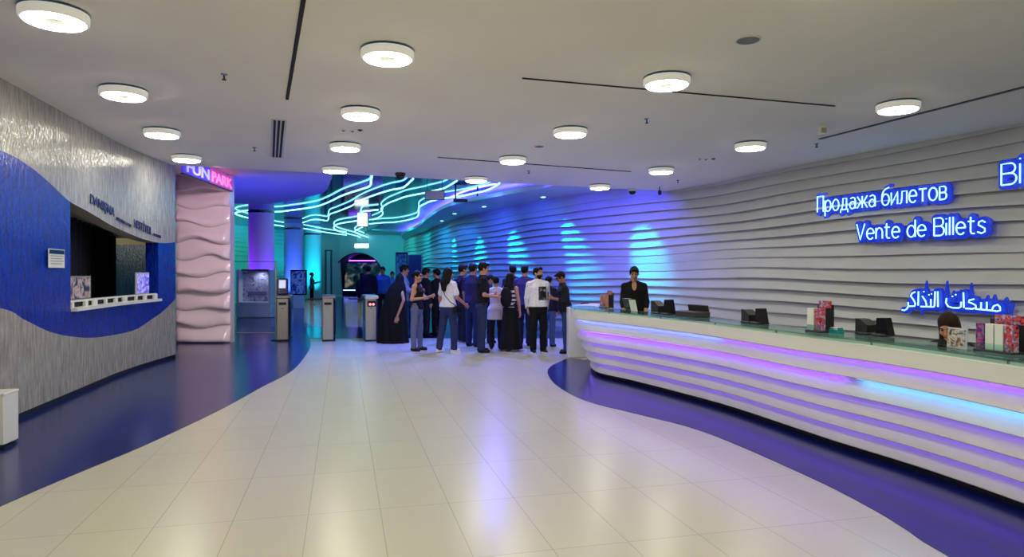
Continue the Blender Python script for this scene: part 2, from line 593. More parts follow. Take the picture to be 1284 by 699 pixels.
# edge upstand between main ceiling and higher rear ceilings
c = M()
c.prism([(-14, 9.8), (6, 17.8), (6, 17.95), (-14, 9.95)], HC + 0.02, 4.25)
struct('trim_3', c, M_white)
# dark glossy stretch ceiling over the neon
T5 = [(560, 226), (624, 231.6), (611.6, 238.3), (593.7, 242.7), (575.8, 246.3), (556, 249), (540, 252.6), (533.8, 255.2), (525.9, 260), (525, 266), (522.7, 272.4), (510, 276.3), (494.4, 278.7), (478.7, 279.5), (470, 285), (455, 291)]
st = [P(x, y, 4.22) for x, y in T5]
poly = [(p.x + 0.05, p.y) for p in st[1:]] + [(-9.9, 46.0), (-13.6, 46.0), (-14.5, 38), (-14.5, 26), (-10, 20), (-6, 14), (-3, 14.2)]
c = M(); c.prism(poly, 4.225, 4.245)
struct('ceiling_stretch', c, M_mirror)


# ------------------------------------------------------------------ the white wave wall
def hnoise(i):
    return (sin(i * 127.1 + 311.7) * 43758.5453) % 1.0


def vnoise(x, y):
    xi = math.floor(x); yi = math.floor(y); u = x - xi; v = y - yi
    u = u * u * (3 - 2 * u); v = v * v * (3 - 2 * v)
    h = lambda a, b: hnoise(a * 1.37 + b * 17.9)
    return (h(xi, yi) * (1 - u) + h(xi + 1, yi) * u) * (1 - v) + (h(xi, yi + 1) * (1 - u) + h(xi + 1, yi + 1) * u) * v


def wave_wall(path, name, H, nrib=18, inward=1, amp=(0.010, 0.13), wob=0.032, step=0.14, seed=0.0, flatzone=None):
    pts = catmull([Vector(p) for p in path], step)
    s, nr = path_info(pts)
    pit = H / nrib
    tl = (0.0, 0.06, 0.25, 0.5, 0.75, 1.0)
    rows = []
    for k in range(nrib):
        for t in tl:
            row = []
            for i, p in enumerate(pts):
                si = s[i]
                def zl(kk):
                    if kk <= 0: return 0.0
                    if kk >= nrib: return H
                    return kk * pit + wob * sin(0.5 * si + 0.42 * kk + seed) + 0.5 * wob * sin(1.15 * si - 0.6 * kk + seed)
                z = zl(k) * (1 - t) + zl(k + 1) * t
                A = amp[0] + (amp[1] - amp[0]) * max(0.0, min(1.0, 1.9 * vnoise(si * 0.16 + seed, k * 0.33) - 0.35))
                if flatzone: A *= flatzone(si, k)
                off = A * (1 - t) ** 1.25 if t > 0 else A * 0.97
                plan = 0.06 * sin(0.55 * si + 1.1 * z + seed)
                q = p + nr[i] * inward * (off + plan)
                row.append((q.x, q.y, z))
            rows.append(row)
    mb = M(); mb.grid(rows, 0, flip=(inward < 0))
    # back face for thickness
    back = []
    for z in (0.0, H):
        back.append([((p - nr[i] * inward * 0.3).x, (p - nr[i] * inward * 0.3).y, z) for i, p in enumerate(pts)])
    mb.grid(back, 0, flip=(inward > 0))
    o = struct(name, mb, M_wave, smooth=True, auto=35)
    return o, pts, s, nr


wall_right, WP, WS, WN = wave_wall(WALLP, 'wall_right', 4.25, 20)

# rear hall: left ribbed wall, arch wall
LB = [(-11.9, 47.2), (-13.6, 42), (-15.0, 36), (-16.0, 30), (-16.0, 24), (-15.0, 19.5), (-13.5, 17.4), (-11.5, 17.3)]
wave_wall(LB, 'wall_rear_left', 4.25, 18, 1, (0.02, 0.08), seed=2.0, step=0.25)
YA = 47.0
AC = D(449, 330, YA); AX = AC.x; AR = 1.72; AZ = 1.28     # arch centre and radius
arch = [(AX + AR * cos(a), AZ + AR * sin(a)) for a in [pi * k / 24 for k in range(25)]]
mb = M()
# wall around the arch: fan of quads to the outer rectangle
inner = [(AX + AR, 0.0)] + arch + [(AX - AR, 0.0)]
XL, XR, ZT = -16.0, -6.0, 4.25
def outer(p):
    x, z = p
    dx, dz = x - AX, max(z - 0.9, 0.0)
    if abs(dx) < 1e-6: return (AX, ZT)
    k = min((XR - AX) / dx if dx > 0 else (XL - AX) / dx, (ZT - 0.9) / dz if dz > 1e-6 else 1e9)
    return (AX + dx * k, min(ZT, 0.9 + dz * k) if dz > 1e-6 else z)
pf = [(x, YA, z) for x, z in inner]; po = [(outer(p)[0], YA, outer(p)[1]) for p in inner]
mb.grid([pf, po], 0)
for sx in ((XR, ZT), (XL, ZT)):
    pass
mb.grid([[(x, YA + 4.0, z) for x, z in inner], pf], 1)          # tunnel lining
mb.add([(AX - 3, YA + 4.0, 0), (AX + 3, YA + 4.0, 0), (AX + 3, YA + 4, 4), (AX - 3, YA + 4, 4)], [(0, 1, 2, 3)], 1)
M_tunnel = mat('tunnel_lining', (16, 22, 60), 0.5, var=0.2)
struct('wall_rear', mb, [M_white, M_tunnel])
# outer shell so no light leaks from outside
sh = M()
sh.add([(-20, -7, 0), (14, -7, 0), (14, -7, 4.6), (-20, -7, 4.6)], [(0, 1, 2, 3)])
struct('wall_front', sh, M_white)
sh = M()
sh.add([(14, -7, 0), (14, 52, 0), (14, 52, 4.6), (14, -7, 4.6)], [(0, 1, 2, 3)])
sh.add([(14, 52, 0), (-20, 52, 0), (-20, 52, 4.6), (14, 52, 4.6)], [(0, 1, 2, 3)])
sh.add([(-20, 52, 0), (-20, -7, 0), (-20, -7, 4.6), (-20, 52, 4.6)], [(0, 1, 2, 3)])
struct('wall_outer', sh, M_dark)

# ------------------------------------------------------------------ left kiosk wall with its wavy blue band
LW = catmull([Vector(p) for p in [(-4.1, -7), (-4.1, 0), (-4.45, 3), (-4.93, 5.2), (-5.37, 7.17), (-5.87, 9.32), (-6.17, 10.65), (-6.34, 11.8), (-6.43, 12.95)]], 0.08)
LS, LN = path_info(LW)          # left normals point to -X (inside the kiosk); hall side is -normal


def lw_at(px):
    r = (px - 642.0) / F
    for i in range(1, len(LW)):
        a, b_ = LW[i - 1], LW[i]
        if a.y < 1.0: continue
        fa = a.x - r * a.y; fb = b_.x - r * b_.y
        if fa * fb <= 0 and fa != fb:
            t = fa / (fa - fb)
            return LS[i - 1] + t * (LS[i] - LS[i - 1]), a + (b_ - a) * t, (b_ - a).normalized()
    return LS[-1], LW[-1], (LW[-1] - LW[-2]).normalized()


def lw_sz(px, py):
    s, p, t = lw_at(px)
    r = ray(px, py)
    return s, CAMZ + r.z * p.y / r.y


up_c = [lw_sz(x, y) for x, y in ((1, 188), (36.6, 208), (60, 227), (87, 252), (110, 265), (137, 281), (160, 292), (183, 301), (203, 305), (220, 304))]
lo_c = [lw_sz(x, y) for x, y in ((1, 387), (30, 401), (64, 417), (95, 423), (120, 423.5), (150, 419), (171, 413), (188, 402), (205, 390), (220, 375))]
up_c = [(0, 2.2), (5, 2.4), (9.5, 2.8), (12.5, 2.98)] + up_c
lo_c = [(0, 1.5), (6, 1.9), (10, 1.75), (12.5, 1.45)] + lo_c
S1 = lw_sz(88.5, 300)[0]; S2 = lw_sz(198.5, 300)[0]
SILL = 1.15


def dense(c):
    q = catmull([Vector(p) for p in c], .06)
    return [p.x for p in q], [p.y for p in q]


UPX, UPY = dense(up_c); LOX, LOY = dense(lo_c)
def up(s): return interp(s, UPX, UPY)
def lo(s): return interp(s, LOX, LOY)


def lw_pt(s):
    return Vector((interp(s, LS, [p.x for p in LW]), interp(s, LS, [p.y for p in LW])))


def lw_n(s):
    return Vector((interp(s, LS, [p.x for p in LN]), interp(s, LS, [p.y for p in LN]))).normalized()


mb = M(); UV = []
ss = sorted(set([round(x, 4) for x in LS] + [round(S1, 4), round(S2, 4)]))
for i in range(len(ss) - 1):
    a, b_ = ss[i], ss[i + 1]
    if b_ - a < 1e-3: continue
    pa, pb = lw_pt(a), lw_pt(b_)
    hole = a >= S1 - 1e-3 and b_ <= S2 + 1e-3
    def strip(za0, za1, zb0, zb1, mi):
        mb.add([(pa.x, pa.y, za0), (pb.x, pb.y, zb0), (pb.x, pb.y, zb1), (pa.x, pa.y, za1)], [(0, 1, 2, 3)], mi)
        UV.extend([(a, za0), (b_, zb0), (b_, zb1), (a, za1)])
    strip(0.07, lo(a), 0.07, lo(b_), 0)
    if hole:
        strip(lo(a), SILL, lo(b_), SILL, 1)
    else:
        strip(lo(a), up(a), lo(b_), up(b_), 1)
    strip(up(a), HC, up(b_), HC, 0)
    na, nb = lw_n(a) * 0.22, lw_n(b_) * 0.22
    if hole:
        for (za, zb, mi) in ((up(a), up(b_), 2), (SILL, SILL, 0)):
            mb.add([(pa.x, pa.y, za), (pb.x, pb.y, zb), (pb.x + nb.x, pb.y + nb.y, zb), (pa.x + na.x, pa.y + na.y, za)], [(0, 1, 2, 3)], mi)
            UV.extend([(a, 0), (b_, 0), (b_, .22), (a, .22)])
        mb.add([(pa.x + na.x, pa.y + na.y, up(a)), (pb.x + nb.x, pb.y + nb.y, up(b_)), (pb.x + nb.x, pb.y + nb.y, HC), (pa.x + na.x, pa.y + na.y, HC)], [(0, 1, 2, 3)], 2)
        UV.extend([(a, 0), (b_, 0), (b_, .22), (a, .22)])
        mb.add([(pa.x + na.x, pa.y + na.y, 0), (pb.x + nb.x, pb.y + nb.y, 0), (pb.x + nb.x, pb.y + nb.y, SILL), (pa.x + na.x, pa.y + na.y, SILL)], [(0, 1, 2, 3)], 2)
        UV.extend([(a, 0), (b_, 0), (b_, .22), (a, .22)])
    else:
        mb.add([(pa.x + na.x, pa.y + na.y, 0), (pb.x + nb.x, pb.y + nb.y, 0), (pb.x + nb.x, pb.y + nb.y, HC), (pa.x + na.x, pa.y + na.y, HC)], [(0, 1, 2, 3)], 2)
        UV.extend([(a, 0), (b_, 0), (b_, .22), (a, .22)])
for sj in (S1, S2):
    p = lw_pt(sj); n = lw_n(sj) * 0.22
    mb.add([(p.x, p.y, SILL), (p.x + n.x, p.y + n.y, SILL), (p.x + n.x, p.y + n.y, up(sj)), (p.x, p.y, up(sj))], [(0, 1, 2, 3)], 1)
    UV.extend([(0, SILL), (.22, SILL), (.22, up(sj)), (0, up(sj))])
# return at the far end of the wall
p = LW[-1]
rt = [p, Vector((-6.55, 13.05)), Vector((-7.3, 14.5)), Vector((-7.95, 15.75)), Vector((-8.6, 17.0))]
for i in range(len(rt) - 1):
    a, b_ = rt[i], rt[i + 1]
    mb.add([(a.x, a.y, 0), (b_.x, b_.y, 0), (b_.x, b_.y, 3.9), (a.x, a.y, 3.9)], [(0, 1, 2, 3)], 0)
    UV.extend([(i, 0), (i + 1, 0), (i + 1, 3.9), (i, 3.9)])
struct('wall_left', mb, [M_mos_w, M_mos_b, M_beige], uv=UV)
# dark recessed plinth line under the wall
mb = M()
q0 = [(p.x + n.x * 0.03, p.y + n.y * 0.03) for p, n in zip(LW, LN)]
mb.grid([[(x, y, 0.0) for x, y in q0], [(x, y, 0.08) for x, y in q0]])
struct('baseboard_left', mb, M_dark)
# kiosk interior
mb = M(); UV2 = []
def quad(a, b_, z0, z1, mi):
    mb.add([(a[0], a[1], z0), (b_[0], b_[1], z0), (b_[0], b_[1], z1), (a[0], a[1], z1)], [(0, 1, 2, 3)], mi)
    L = (Vector(a) - Vector(b_)).length
    UV2.extend([(0, z0), (L, z0), (L, z1), (0, z1)])
quad((-13, 17.0), (-8.6, 17.0), 0, 2.34, 0)
quad((-13, 16.97), (-8.6, 16.97), 2.34, 2.5, 1)
quad((-8.65, 17.0), (-6.72, 13.1), 0, 2.34, 0)
quad((-8.68, 17.0), (-6.75, 13.1), 2.34, 2.5, 1)
quad((-5.2, 5.6), (-13, 7.0), 0, 2.5, 1)
quad((-13, 7.0), (-13, 17.0), 0, 2.5, 0)
mb.add([(-5.25, 5.6, 2.5), (-6.74, 13.1, 2.5), (-8.6, 17, 2.5), (-13, 17, 2.5), (-13, 7, 2.5)], [(0, 1, 2, 3, 4)], 1)
UV2.extend([(0, 0)] * 5)
struct('wall_kiosk', mb, [M_mos_t, M_beige], uv=UV2)

# ------------------------------------------------------------------ ceiling ring lamps
LZ = 3.575
ROWS = [[(68, 28), (155, 122), (203, 171), (234, 202)],
        [(486, 75), (452, 147), (433, 188), (420, 216)],
        [(836, 108), (715, 170), (643, 204), (597, 228)],
        [(1126, 139), (941, 187), (829, 217), (752, 237)]]
ROWN = ['row along the kiosk wall', 'second row from the kiosk wall', 'row left of the ticket counter', 'row over the ticket counter']
ORD = ['nearest of', 'second of', 'third of', 'farthest of']
lamp0 = thing('ceiling_lamp', 'x', 'ceiling lamp', (0, 0, 0), 0, 'round ring lamps on the hall ceiling')
m = M(); m.lathe([(.19, 0.095), (.19, 0.078)], n=32); obj('mount', m, M_dark, lamp0)
m = M(); m.lathe([(.232, .074), (.241, .079), (.236, .084), (.20, .084)], n=48); obj('rim', m, M_lamp_blue, lamp0, smooth=True, auto=40)
m = M(); m.lathe([(.10, .012), (.10, .004), (.222, .004), (.236, .012), (.24, .022), (.24, .074), (.22, .078)], n=48); obj('body', m, M_lampside, lamp0, smooth=True, auto=40)
m = M(); m.lathe([(.104, .006), (.112, -.006), (.16, -.012), (.205, -.006), (.218, .006)], n=48, cap=False); obj('light_ring', m, M_lamp, lamp0, smooth=True)
m = M(); m.lathe([(.001, .002), (.10, .002), (.103, .006)], n=32, cap=False); obj('centre_disc', m, M_lampbody, lamp0)
first = True
for r, row in enumerate(ROWS):
    pts = [P(x, y, LZ) for x, y in row]
    d = (pts[0] - pts[3]) / 3.0
    ext = []
    q = pts[0] + d
    while q.y > -5.0:
        ext.append(q.copy()); q = q + d
    for i, p in enumerate(pts + ext):
        if i < 4:
            lab = 'round ring lamp, %s four in the %s' % (ORD[i], ROWN[r])
        elif r == 2 and i == 4:
            lab = 'round white ring lamp cut off by the top edge of the photo'
        else:
            lab = 'round white ring lamp overhead behind the camera'
        if first:
            lamp0.location = p; lamp0['label'] = lab; first = False
        else:
            dup(lamp0, p, 0, lab)

# ------------------------------------------------------------------ small ceiling fittings
def ceil_slot(name, a, b_, w, label, cat, mtl=None, z=HC, h=0.012, group=None):
    A, B = P(a[0], a[1], z), P(b_[0], b_[1], z)
    m = M()
    L = (B - A).length
    m.box(((L) / 2, 0, -h / 2), (L, w, h))
    o = obj(name, m, mtl or M_black)
    o.location = (A.x, A.y, z - 0.0005); o.rotation_euler = (0, 0, atan2(B.y - A.y, B.x - A.x))
    tag(o, label, cat, group)
    return o


ceil_slot('air_slot', (381, -4), (360, 124), 0.035, 'wide black air slot running away from the camera between two lamp rows', 'air slot')
ceil_slot('ceiling_track', (655, 97.5), (1047, 132.5), 0.018, 'thin black ceiling line passing behind the big ring lamp', 'track')
ceil_slot('ceiling_track', (549, 197), (791, 215), 0.022, 'thin black ceiling line near the far edge of the white ceiling', 'track')
ceil_slot('ceiling_track', (1028, 174), (1330, 97), 0.05, 'dark double track slot near the wall over the counter', 'track', M_dark)
# three slot air vent
A, B = P(350, 150, HC), P(347, 197, HC)
v = thing('air_vent', 'short black air vent with three slots in the ceiling', 'air vent', (A.x, A.y, HC), atan2(B.y - A.y, B.x - A.x))
L = (B - A).length
m = M(); m.box((L / 2, 0, -.004), (L, .20, .006)); obj('frame', m, M_lampbody, v)
for k in (-1, 0, 1):
    m = M(); m.box((L / 2, k * .055, -.010), (L * .98, .032, .006)); obj('slot', m, M_black, v)
# sprinklers
for (x, y, l) in ((281, 96, 'small sprinkler head left of the black air slot'), (319, 188, 'small sprinkler head left of the three slot vent'),
                  (811, 152, 'small sprinkler head below the big ring lamp on the right'), (663, 217, 'small sprinkler head beside the thin far ceiling line'),
                  (1024, 183, 'small sprinkler head beside the double track slot'), (850, 229, 'small sprinkler head near the wall camera')):
    p = P(x, y - 3, HC)
    t = thing('sprinkler', l, 'sprinkler', (p.x, p.y, HC), 0, 'ceiling sprinklers')
    m = M(); m.lathe([(.035, 0), (.03, -.012)], n=16); obj('plate', m, M_chrome, t)
    m = M(); m.lathe([(.008, -.012), (.010, -.05), (.024, -.055), (.022, -.062)], n=12); obj('nozzle', m, M_dark, t)
for (x, y, r, l) in ((938, 49, .115, 'flat round grey ceiling speaker on the right'), (676, 183, .08, 'flat round grey ceiling speaker by the lamp in the middle')):
    p = P(x, y, HC)
    t = thing('ceiling_speaker', l, 'speaker', (p.x, p.y, HC), 0)
    m = M(); m.lathe([(r, 0), (r * .97, -.012), (r * .88, -.014)], n=32); obj('bezel', m, M_lampbody, t)
    m = M(); m.lathe([(r * .86, -.013), (r * .8, -.018), (.01, -.020)], n=32); obj('grille', m, M_art_gray, t)
p = P(1031, 157, HC)
t = thing('motion_sensor', 'small white box sensor at the end of the double track slot', 'sensor', (p.x, p.y, HC))
m = M(); m.box((0, 0, -.07), (.10, .10, .14), bev=.015); obj('housing', m, M_lampbody, t)
m = M(); m.box((0, -.052, -.08), (.07, .01, .07), bev=.004); obj('lens', m, M_beige, t)
for (x, y, l) in ((502, 217, 'black dome camera at the ceiling edge before the neon tubes'), (793, 237, 'dome camera hanging beside the farthest lamp on the right')):
    p = P(x, y, HC)
    t = thing('dome_camera', l, 'camera', (p.x, p.y, HC))
    m = M(); m.lathe([(.105, 0), (.105, -.05), (.095, -.06)], n=24); obj('base', m, M_dark if x < 600 else M_lampbody, t, smooth=True, auto=40)
    m = M(); m.lathe([(.088, -.06)] + [(.088 * cos(a), -.06 - .085 * sin(a)) for a in (.3, .6, .9, 1.2, 1.5)], n=24); obj('dome', m, M_blackgl, t, smooth=True)
p = P(827, 234, HC)
t = thing('hanging_camera', 'small black camera hanging on a rod before the wave wall', 'camera', (p.x, p.y, HC))
m = M(); m.tube([(0, 0, 0), (0, 0, -.12)], .012); obj('rod', m, M_dark, t)
m = M(); m.tube([(0, 0, -.10), (0, -.02, -.14), (0, -.05, -.19)], [.03, .045, .035], 12); obj('camera_body', m, M_blackgl, t, smooth=True, auto=50)
for (x, y, l) in ((886, 199, 'three tiny spotlights in a row near the wave wall'), (441, 163, 'three tiny spotlights beside the second lamp row')):
    p = P(x, y, HC)
    t = thing('spotlight_cluster', l, 'spotlights', (p.x, p.y, HC))
    for k, dx in enumerate((-.12, 0, .12)):
        m = M(); m.lathe([(.035, 0), (.035, -.01), (.025, -.012)], c=(dx, .05 * (k % 2), 0), n=16)
        obj('bezel', m, M_lampbody if k < 2 else M_dark, t)
        m = M(); m.lathe([(.024, -.009), (.01, -.022)], c=(dx, .05 * (k % 2), 0), n=12); obj('lens', m, M_dark, t)

# soffit downlights, the first four seen from the camera
cyan_led = emis('cyan_downlight', (0.25, 0.95, 1.0), 9.0)
DL = [P(681, 247, 3.9), P(607, 259, 3.9), P(570, 268, 3.9), P(554, 277, 3.9)]
DLX = [(2.05, 17.55), (3.35, 16.3)]
DLL = ['cyan soffit downlight nearest to the white hall ceiling', 'second cyan soffit downlight from the white ceiling',
       'third cyan soffit downlight from the white ceiling', 'cyan soffit downlight farthest back along the soffit',
       'cyan downlight hidden above the white ceiling edge', 'cyan downlight hidden above the white ceiling edge']
for i, p in enumerate([Vector(q) for q in DL] + [Vector((x, y, 3.9)) for x, y in DLX]):
    t = thing('downlight', DLL[i], 'downlight', (p.x, p.y, p.z), 0, 'cyan downlights on the soffit')
    m = M(); m.lathe([(.10, 0), (.10, -.008), (.08, -.012)], n=24); obj('bezel', m, M_lampbody, t)
    m = M(); m.lathe([(.078, -.011), (.05, -.016), (.005, -.017)], n=24); obj('lens', m, cyan_led, t)
    # nearest wall point
    k = min(range(len(WP)), key=lambda j: (WP[j] - Vector((p.x, p.y))).length)
    w = WP[max(k - 6, 0)]
    spot('downlight_beam', (p.x, p.y, p.z - .03), (w.x, w.y, 1.9), (0.0, 0.70, 0.95), 620, 42, 1.0, 0.03)

# ------------------------------------------------------------------ neon tubes under the dark ceiling
NZ = 4.12
def crop3(pts): return [(400 + x / 6.356, 200 + y / 6.356) for x, y in pts]
NEON = {
 'long neon tube sweeping from the left tip to the ceiling edge':
   [(466.5, 219), (465.3, 226), (463.7, 233.4), (451.9, 237.8), (439.3, 241.7), (426.7, 246.4), (414, 252.7), (400, 258.2), (387, 260.8), (365.8, 263.7), (344.4, 265.8), (314.3, 263.7), (295, 268), (314.3, 274.4), (344.4, 282.3), (380, 286.6), (408.8, 291.6), (434.5, 295)],
 'second neon tube with a hooked end beside the bright screen':
   crop3([(750, 155), (740, 165), (670, 225), (590, 240), (500, 265), (400, 300), (330, 330), (250, 375), (150, 415), (85, 440), (75, 475), (60, 490), (0, 480), (-60, 482), (-130, 505)]),
 'third neon tube bending back toward the bright screen':
   [(573, 226.5), (570.4, 228.4), (556, 236.5), (540, 240), (530.6, 242.5), (510.1, 246.4), (494.4, 251.9), (485, 255.9), (477.9, 262.1), (480.2, 267.7), (475.5, 272.4), (467, 275.6)],
 'rightmost neon tube curling along the soffit edge':
   [(626, 229.5), (624, 231.6), (611.6, 238.3), (593.7, 242.7), (575.8, 246.3), (556, 249), (540, 252.6), (533.8, 255.2), (525.9, 259.8), (525, 266), (522.7, 272.4), (510, 276.3), (494.4, 278.7), (478.7, 279.5), (463, 281)],
 'looped neon tube left of the bright screen':
   crop3([(470, 402), (400, 409), (350, 415), (335, 440), (330, 480), (300, 490), (200, 505), (140, 520), (118, 545), (150, 570), (220, 590), (300, 610), (330, 625)]),
 'short neon tube below the bright screen':
   crop3([(345, 540), (290, 570), (290, 585), (330, 600), (400, 625)]),
}
for lab, pp in NEON.items():
    w3 = [P(x, y, NZ) for x, y in pp]
    cp = catmull([Vector((q.x, q.y)) for q in w3], 0.3)
    c3 = [Vector((q.x, q.y, NZ)) for q in cp]
    dist = sum((q.y for q in c3)) / len(c3)
    base = c3[0]
    t = thing('neon_tube', lab, 'neon light', (base.x, base.y, NZ), 0, 'wavy cyan neon tubes on the ceiling')
    m = M(); m.tube(c3, 0.021 + 0.0006 * max(0, dist - 20), 8); obj('tube', m, M_neon, t, smooth=True, world=True)
    hb = M()
    for q in c3[2::14]:
        hb.tube([(q.x, q.y, NZ), (q.x, q.y, 4.225)], .008, 6)
    if hb.v: obj('hanger', hb, M_chrome, t, world=True)
# hidden cove strip that lights the rear ceiling violet
co = M(); co.tube([(q.x + 0.42, q.y + 0.22, 4.045) for q in RBc[:-3]], .02, 6)
t = tag(obj('cove_light_strip', co, emis('cove_violet', (0.08, 0.07, 1.0), 45.0)), 'violet light strip hidden on top of the right soffit', 'light strip')

# bright hanging screens
def hang_sign(name, px, py, w, h, Y, mats, label, cat, rods=True):
    c = D(px, py, Y)
    t = thing(name, label, cat, (c.x, c.y, c.z - h / 2))
    m = M(); m.box((0, 0.03, h / 2), (w, .06, h), bev=.01); obj('housing', m, mats[0], t)
    m = M(); m.box((0, -.004, h / 2), (w * .93, .01, h * .86), bev=.003); obj('face', m, mats[1], t)
    if rods:
        for sx in (-.38, .38):
            m = M(); m.tube([(sx * w, .03, h), (sx * w, .03, 4.25 - (c.z - h / 2))], .008, 6); obj('rod', m, M_dark, t)
    return t
glow_w = emis('bright_screen', (0.75, 0.95, 1.0), 5.0)
hang_sign('hanging_screen', 454.5, 279, .52, .42, 33.0, (M_dark, glow_w), 'glaring white square screen hanging among the neon tubes', 'hanging screen')
hang_sign('hanging_screen', 453.5, 308.5,   .78, .24, 36.0, (M_dark, glow_w), 'glaring white wide sign hanging above the tunnel arch', 'hanging sign')
hang_sign('hanging_sign', 545, 245, .52, .25, 17.8, (M_art_gray, mat('sign_back_grey', (232, 230, 222), .6)), 'blank grey sign panel hanging before the neon tubes', 'hanging sign')
# dark brackets on the violet rear ceiling
p = P(585, 240, 4.25)
t = thing('ceiling_bracket', 'dark rectangular bracket frame on the violet ceiling', 'bracket', (p.x, p.y, 4.25))
m = M(); m.box((-.35, 0, -.15), (.05, .05, .30)); obj('post', m, M_navy, t)
m = M(); m.box((.35, 0, -.15), (.05, .05, .30)); obj('post', m, M_navy, t)
m = M(); m.box((0.05, 0, -.30), (.95, .16, .10), bev=.02); obj('rail', m, M_navy, t)

# ------------------------------------------------------------------ pillar with drape relief and the light sign in front of it
px0, px1, YP = -7.82, -6.56, 15.8
t = thing('pillar', 'white pillar with drape like wave relief beside the kiosk', 'pillar', ((px0 + px1) / 2, YP, 0))
rows = []
NK = 10
for k in range(NK):
    for tt in (0, .04, .10, .18, .3, .45, .6, .75, .9, 1.0):
        row = []
        for i in range(29):
            u = i / 28
            x = px0 + (px1 - px0) * u
            def zk(kk):
                if kk <= 0: return 0.0
                if kk >= NK: return 3.95
                return kk * .395 + .05 * sin(2.2 * u * pi + kk * 1.9) + .03 * sin(5 * u + kk)
            z = zk(k) * (1 - tt) + zk(k + 1) * tt
            A = .16 * (.6 + .4 * sin(3.0 * u + k * 2.1)) + .03
            off = A * interp(tt, (0, .04, .10, .18, .3, .45, .6, .75, .9, 1.0), (.30, .66, .92, 1.0, .94, .76, .5, .26, .08, 0))
            edge = min(1.0, min(u, 1 - u) / .06)
            row.append((x, YP - off * (.35 + .65 * edge), z))
        rows.append(row)
m = M(); m.grid(rows)
fl_ = [r[0] for r in rows]; fr_ = [r[-1] for r in rows]
m.grid([[(p[0], YP + .22, p[2]) for p in fl_], fl_])
m.grid([fr_, [(p[0], YP + .22, p[2]) for p in fr_]])
m.add([(px0, YP + .22, 0), (px1, YP + .22, 0), (px1, YP + .22, 3.95), (px0, YP + .22, 3.95)], [(3, 2, 1, 0)])
M_pillar = mat('pearl_white_relief', (236, 222, 222), 0.2, var=0.02, coat=0.3)
obj('relief_shaft', m, M_pillar, t, smooth=True, world=True, auto=50)
A = D(227, 216, 13.0); B = D(289.5, 240, 15.9)
ang = atan2(B.y - A.y, B.x - A.x)
s_ = thing('light_sign', 'violet and pink lettered sign over the wave relief pillar', 'sign', (A.x + .02, A.y, 3.55), ang)
Ls = (B - A).length
M_pan1 = mat('violet_panel', (60, 40, 170), .3, emit=(0.10, 0.06, .75), es=.55)
M_pan2 = mat('pink_panel', (190, 70, 170), .3, emit=(0.75, 0.10, .55), es=.35)
m = M(); m.box((Ls * .25, .0, .16), (Ls * .5, .04, .32)); obj('violet_panel', m, M_pan1, s_)
m = M(); m.box((Ls * .75, .0, .16), (Ls * .5, .04, .32)); obj('pink_panel', m, M_pan2, s_)
SIGN_PARK = s_; SIGN_LEN = Ls
m = M(); m.box((Ls / 2, 0, -.012), (Ls, .06, .024)); obj('lower_rail', m, M_dark, s_)
for sx in (.1, .9):
    m = M(); m.tube([(sx * Ls, 0, .32), (sx * Ls, 0, .349)], .01, 6); obj('hanger', m, M_dark, s_)

# ------------------------------------------------------------------ round columns of the rear hall
M_col = mat('column_plaster', (214, 216, 220), .5, var=.02)
for (px, Y, d, lab) in ((328, 25.8, .93, 'thick violet lit round column behind the display case'),
                        (368.5, 35.6, .98, 'blue lit round column behind the small poster board'),
                        (391.5, 40.5, 1.02, 'teal lit round column farthest back')):
    q = D(px, 380, Y)
    t = thing('round_column', lab, 'column', (q.x, q.y, 0), 0, 'round columns of the rear hall')
    m = M(); m.lathe([(d / 2 + .03, 0), (d / 2 + .03, .10), (d / 2, .11)], n=40); obj('foot_ring', m, M_steel, t, smooth=True, auto=40)
    m = M(); m.lathe([(d / 2, .1), (d / 2, 4.23)], n=40, cap=False); obj('shaft', m, M_col, t, smooth=True)
    m = M(); m.lathe([(d / 2, 3.9), (d / 2 + .015, 3.9), (d / 2 + .015, 4.0), (d / 2, 4.0)], n=40, cap=False); obj('collar', m, M_navy, t, smooth=True, auto=40)

# ------------------------------------------------------------------ tunnel screen
zc0 = D(449, 369, YA + 2.5).z
t = thing('tunnel_screen', 'dark picture screen glowing inside the arched tunnel', 'screen', (AX, YA + 2.6, 0))
m = M(); m.box((0, .05, 1.45), (3.3, .08, 2.05)); obj('screen_frame', m, M_black, t)
M_fish = picture('tunnel_picture', [(6, 10, 14), (10, 24, 34), (16, 60, 66), (70, 92, 80), (170, 150, 120)], 1.6, es=.35, seed=3.1)
m = M(); m.box((0, -.01, 1.45), (3.1, .03, 1.85)); obj('picture_panel', m, M_fish, t)
m = M(); m.box((0, -.35, 2.54), (2.7, .05, .07)); obj('top_light_bar', m, M_led_violet, t)
m = M(); m.box((0, -.35, 2.62), (2.75, .12, .09)); obj('light_bar_housing', m, M_dark, t)
m = M(); m.box((0, -.25, .22), (3.2, .5, .40), bev=.03); obj('plinth', m, M_navy, t)
m = M(); m.box((0, -.515, .40), (3.1, .02, .05)); obj('lower_light_bar', m, M_led_blue, t)
m = M(); m.tube([(AX + (AR + .02) * cos(a), YA - .03, AZ + (AR + .02) * sin(a)) for a in [pi * k / 24 for k in range(25)]], .035, 8)
tag(obj('arch_trim', m, M_navy), 'dark curved trim around the tunnel arch', 'trim')
m = M()
for x0 in (408.5, 415.5):
    q = D(x0, 350, 44.5); m.tube([(q.x, q.y, 0), (q.x, q.y, 3.1)], .06, 10)
q0 = D(408.5, 350, 44.5); q1 = D(415.5, 350, 44.5)
m.box(((q0.x + q1.x) / 2, q0.y, 3.12), (abs(q1.x - q0.x) + .14, .14, .08))
tag(obj('pipe_frame', m, mat('pipe_teal_grey', (60, 84, 100), .4)), 'dark pipe door frame left of the tunnel arch', 'door frame')
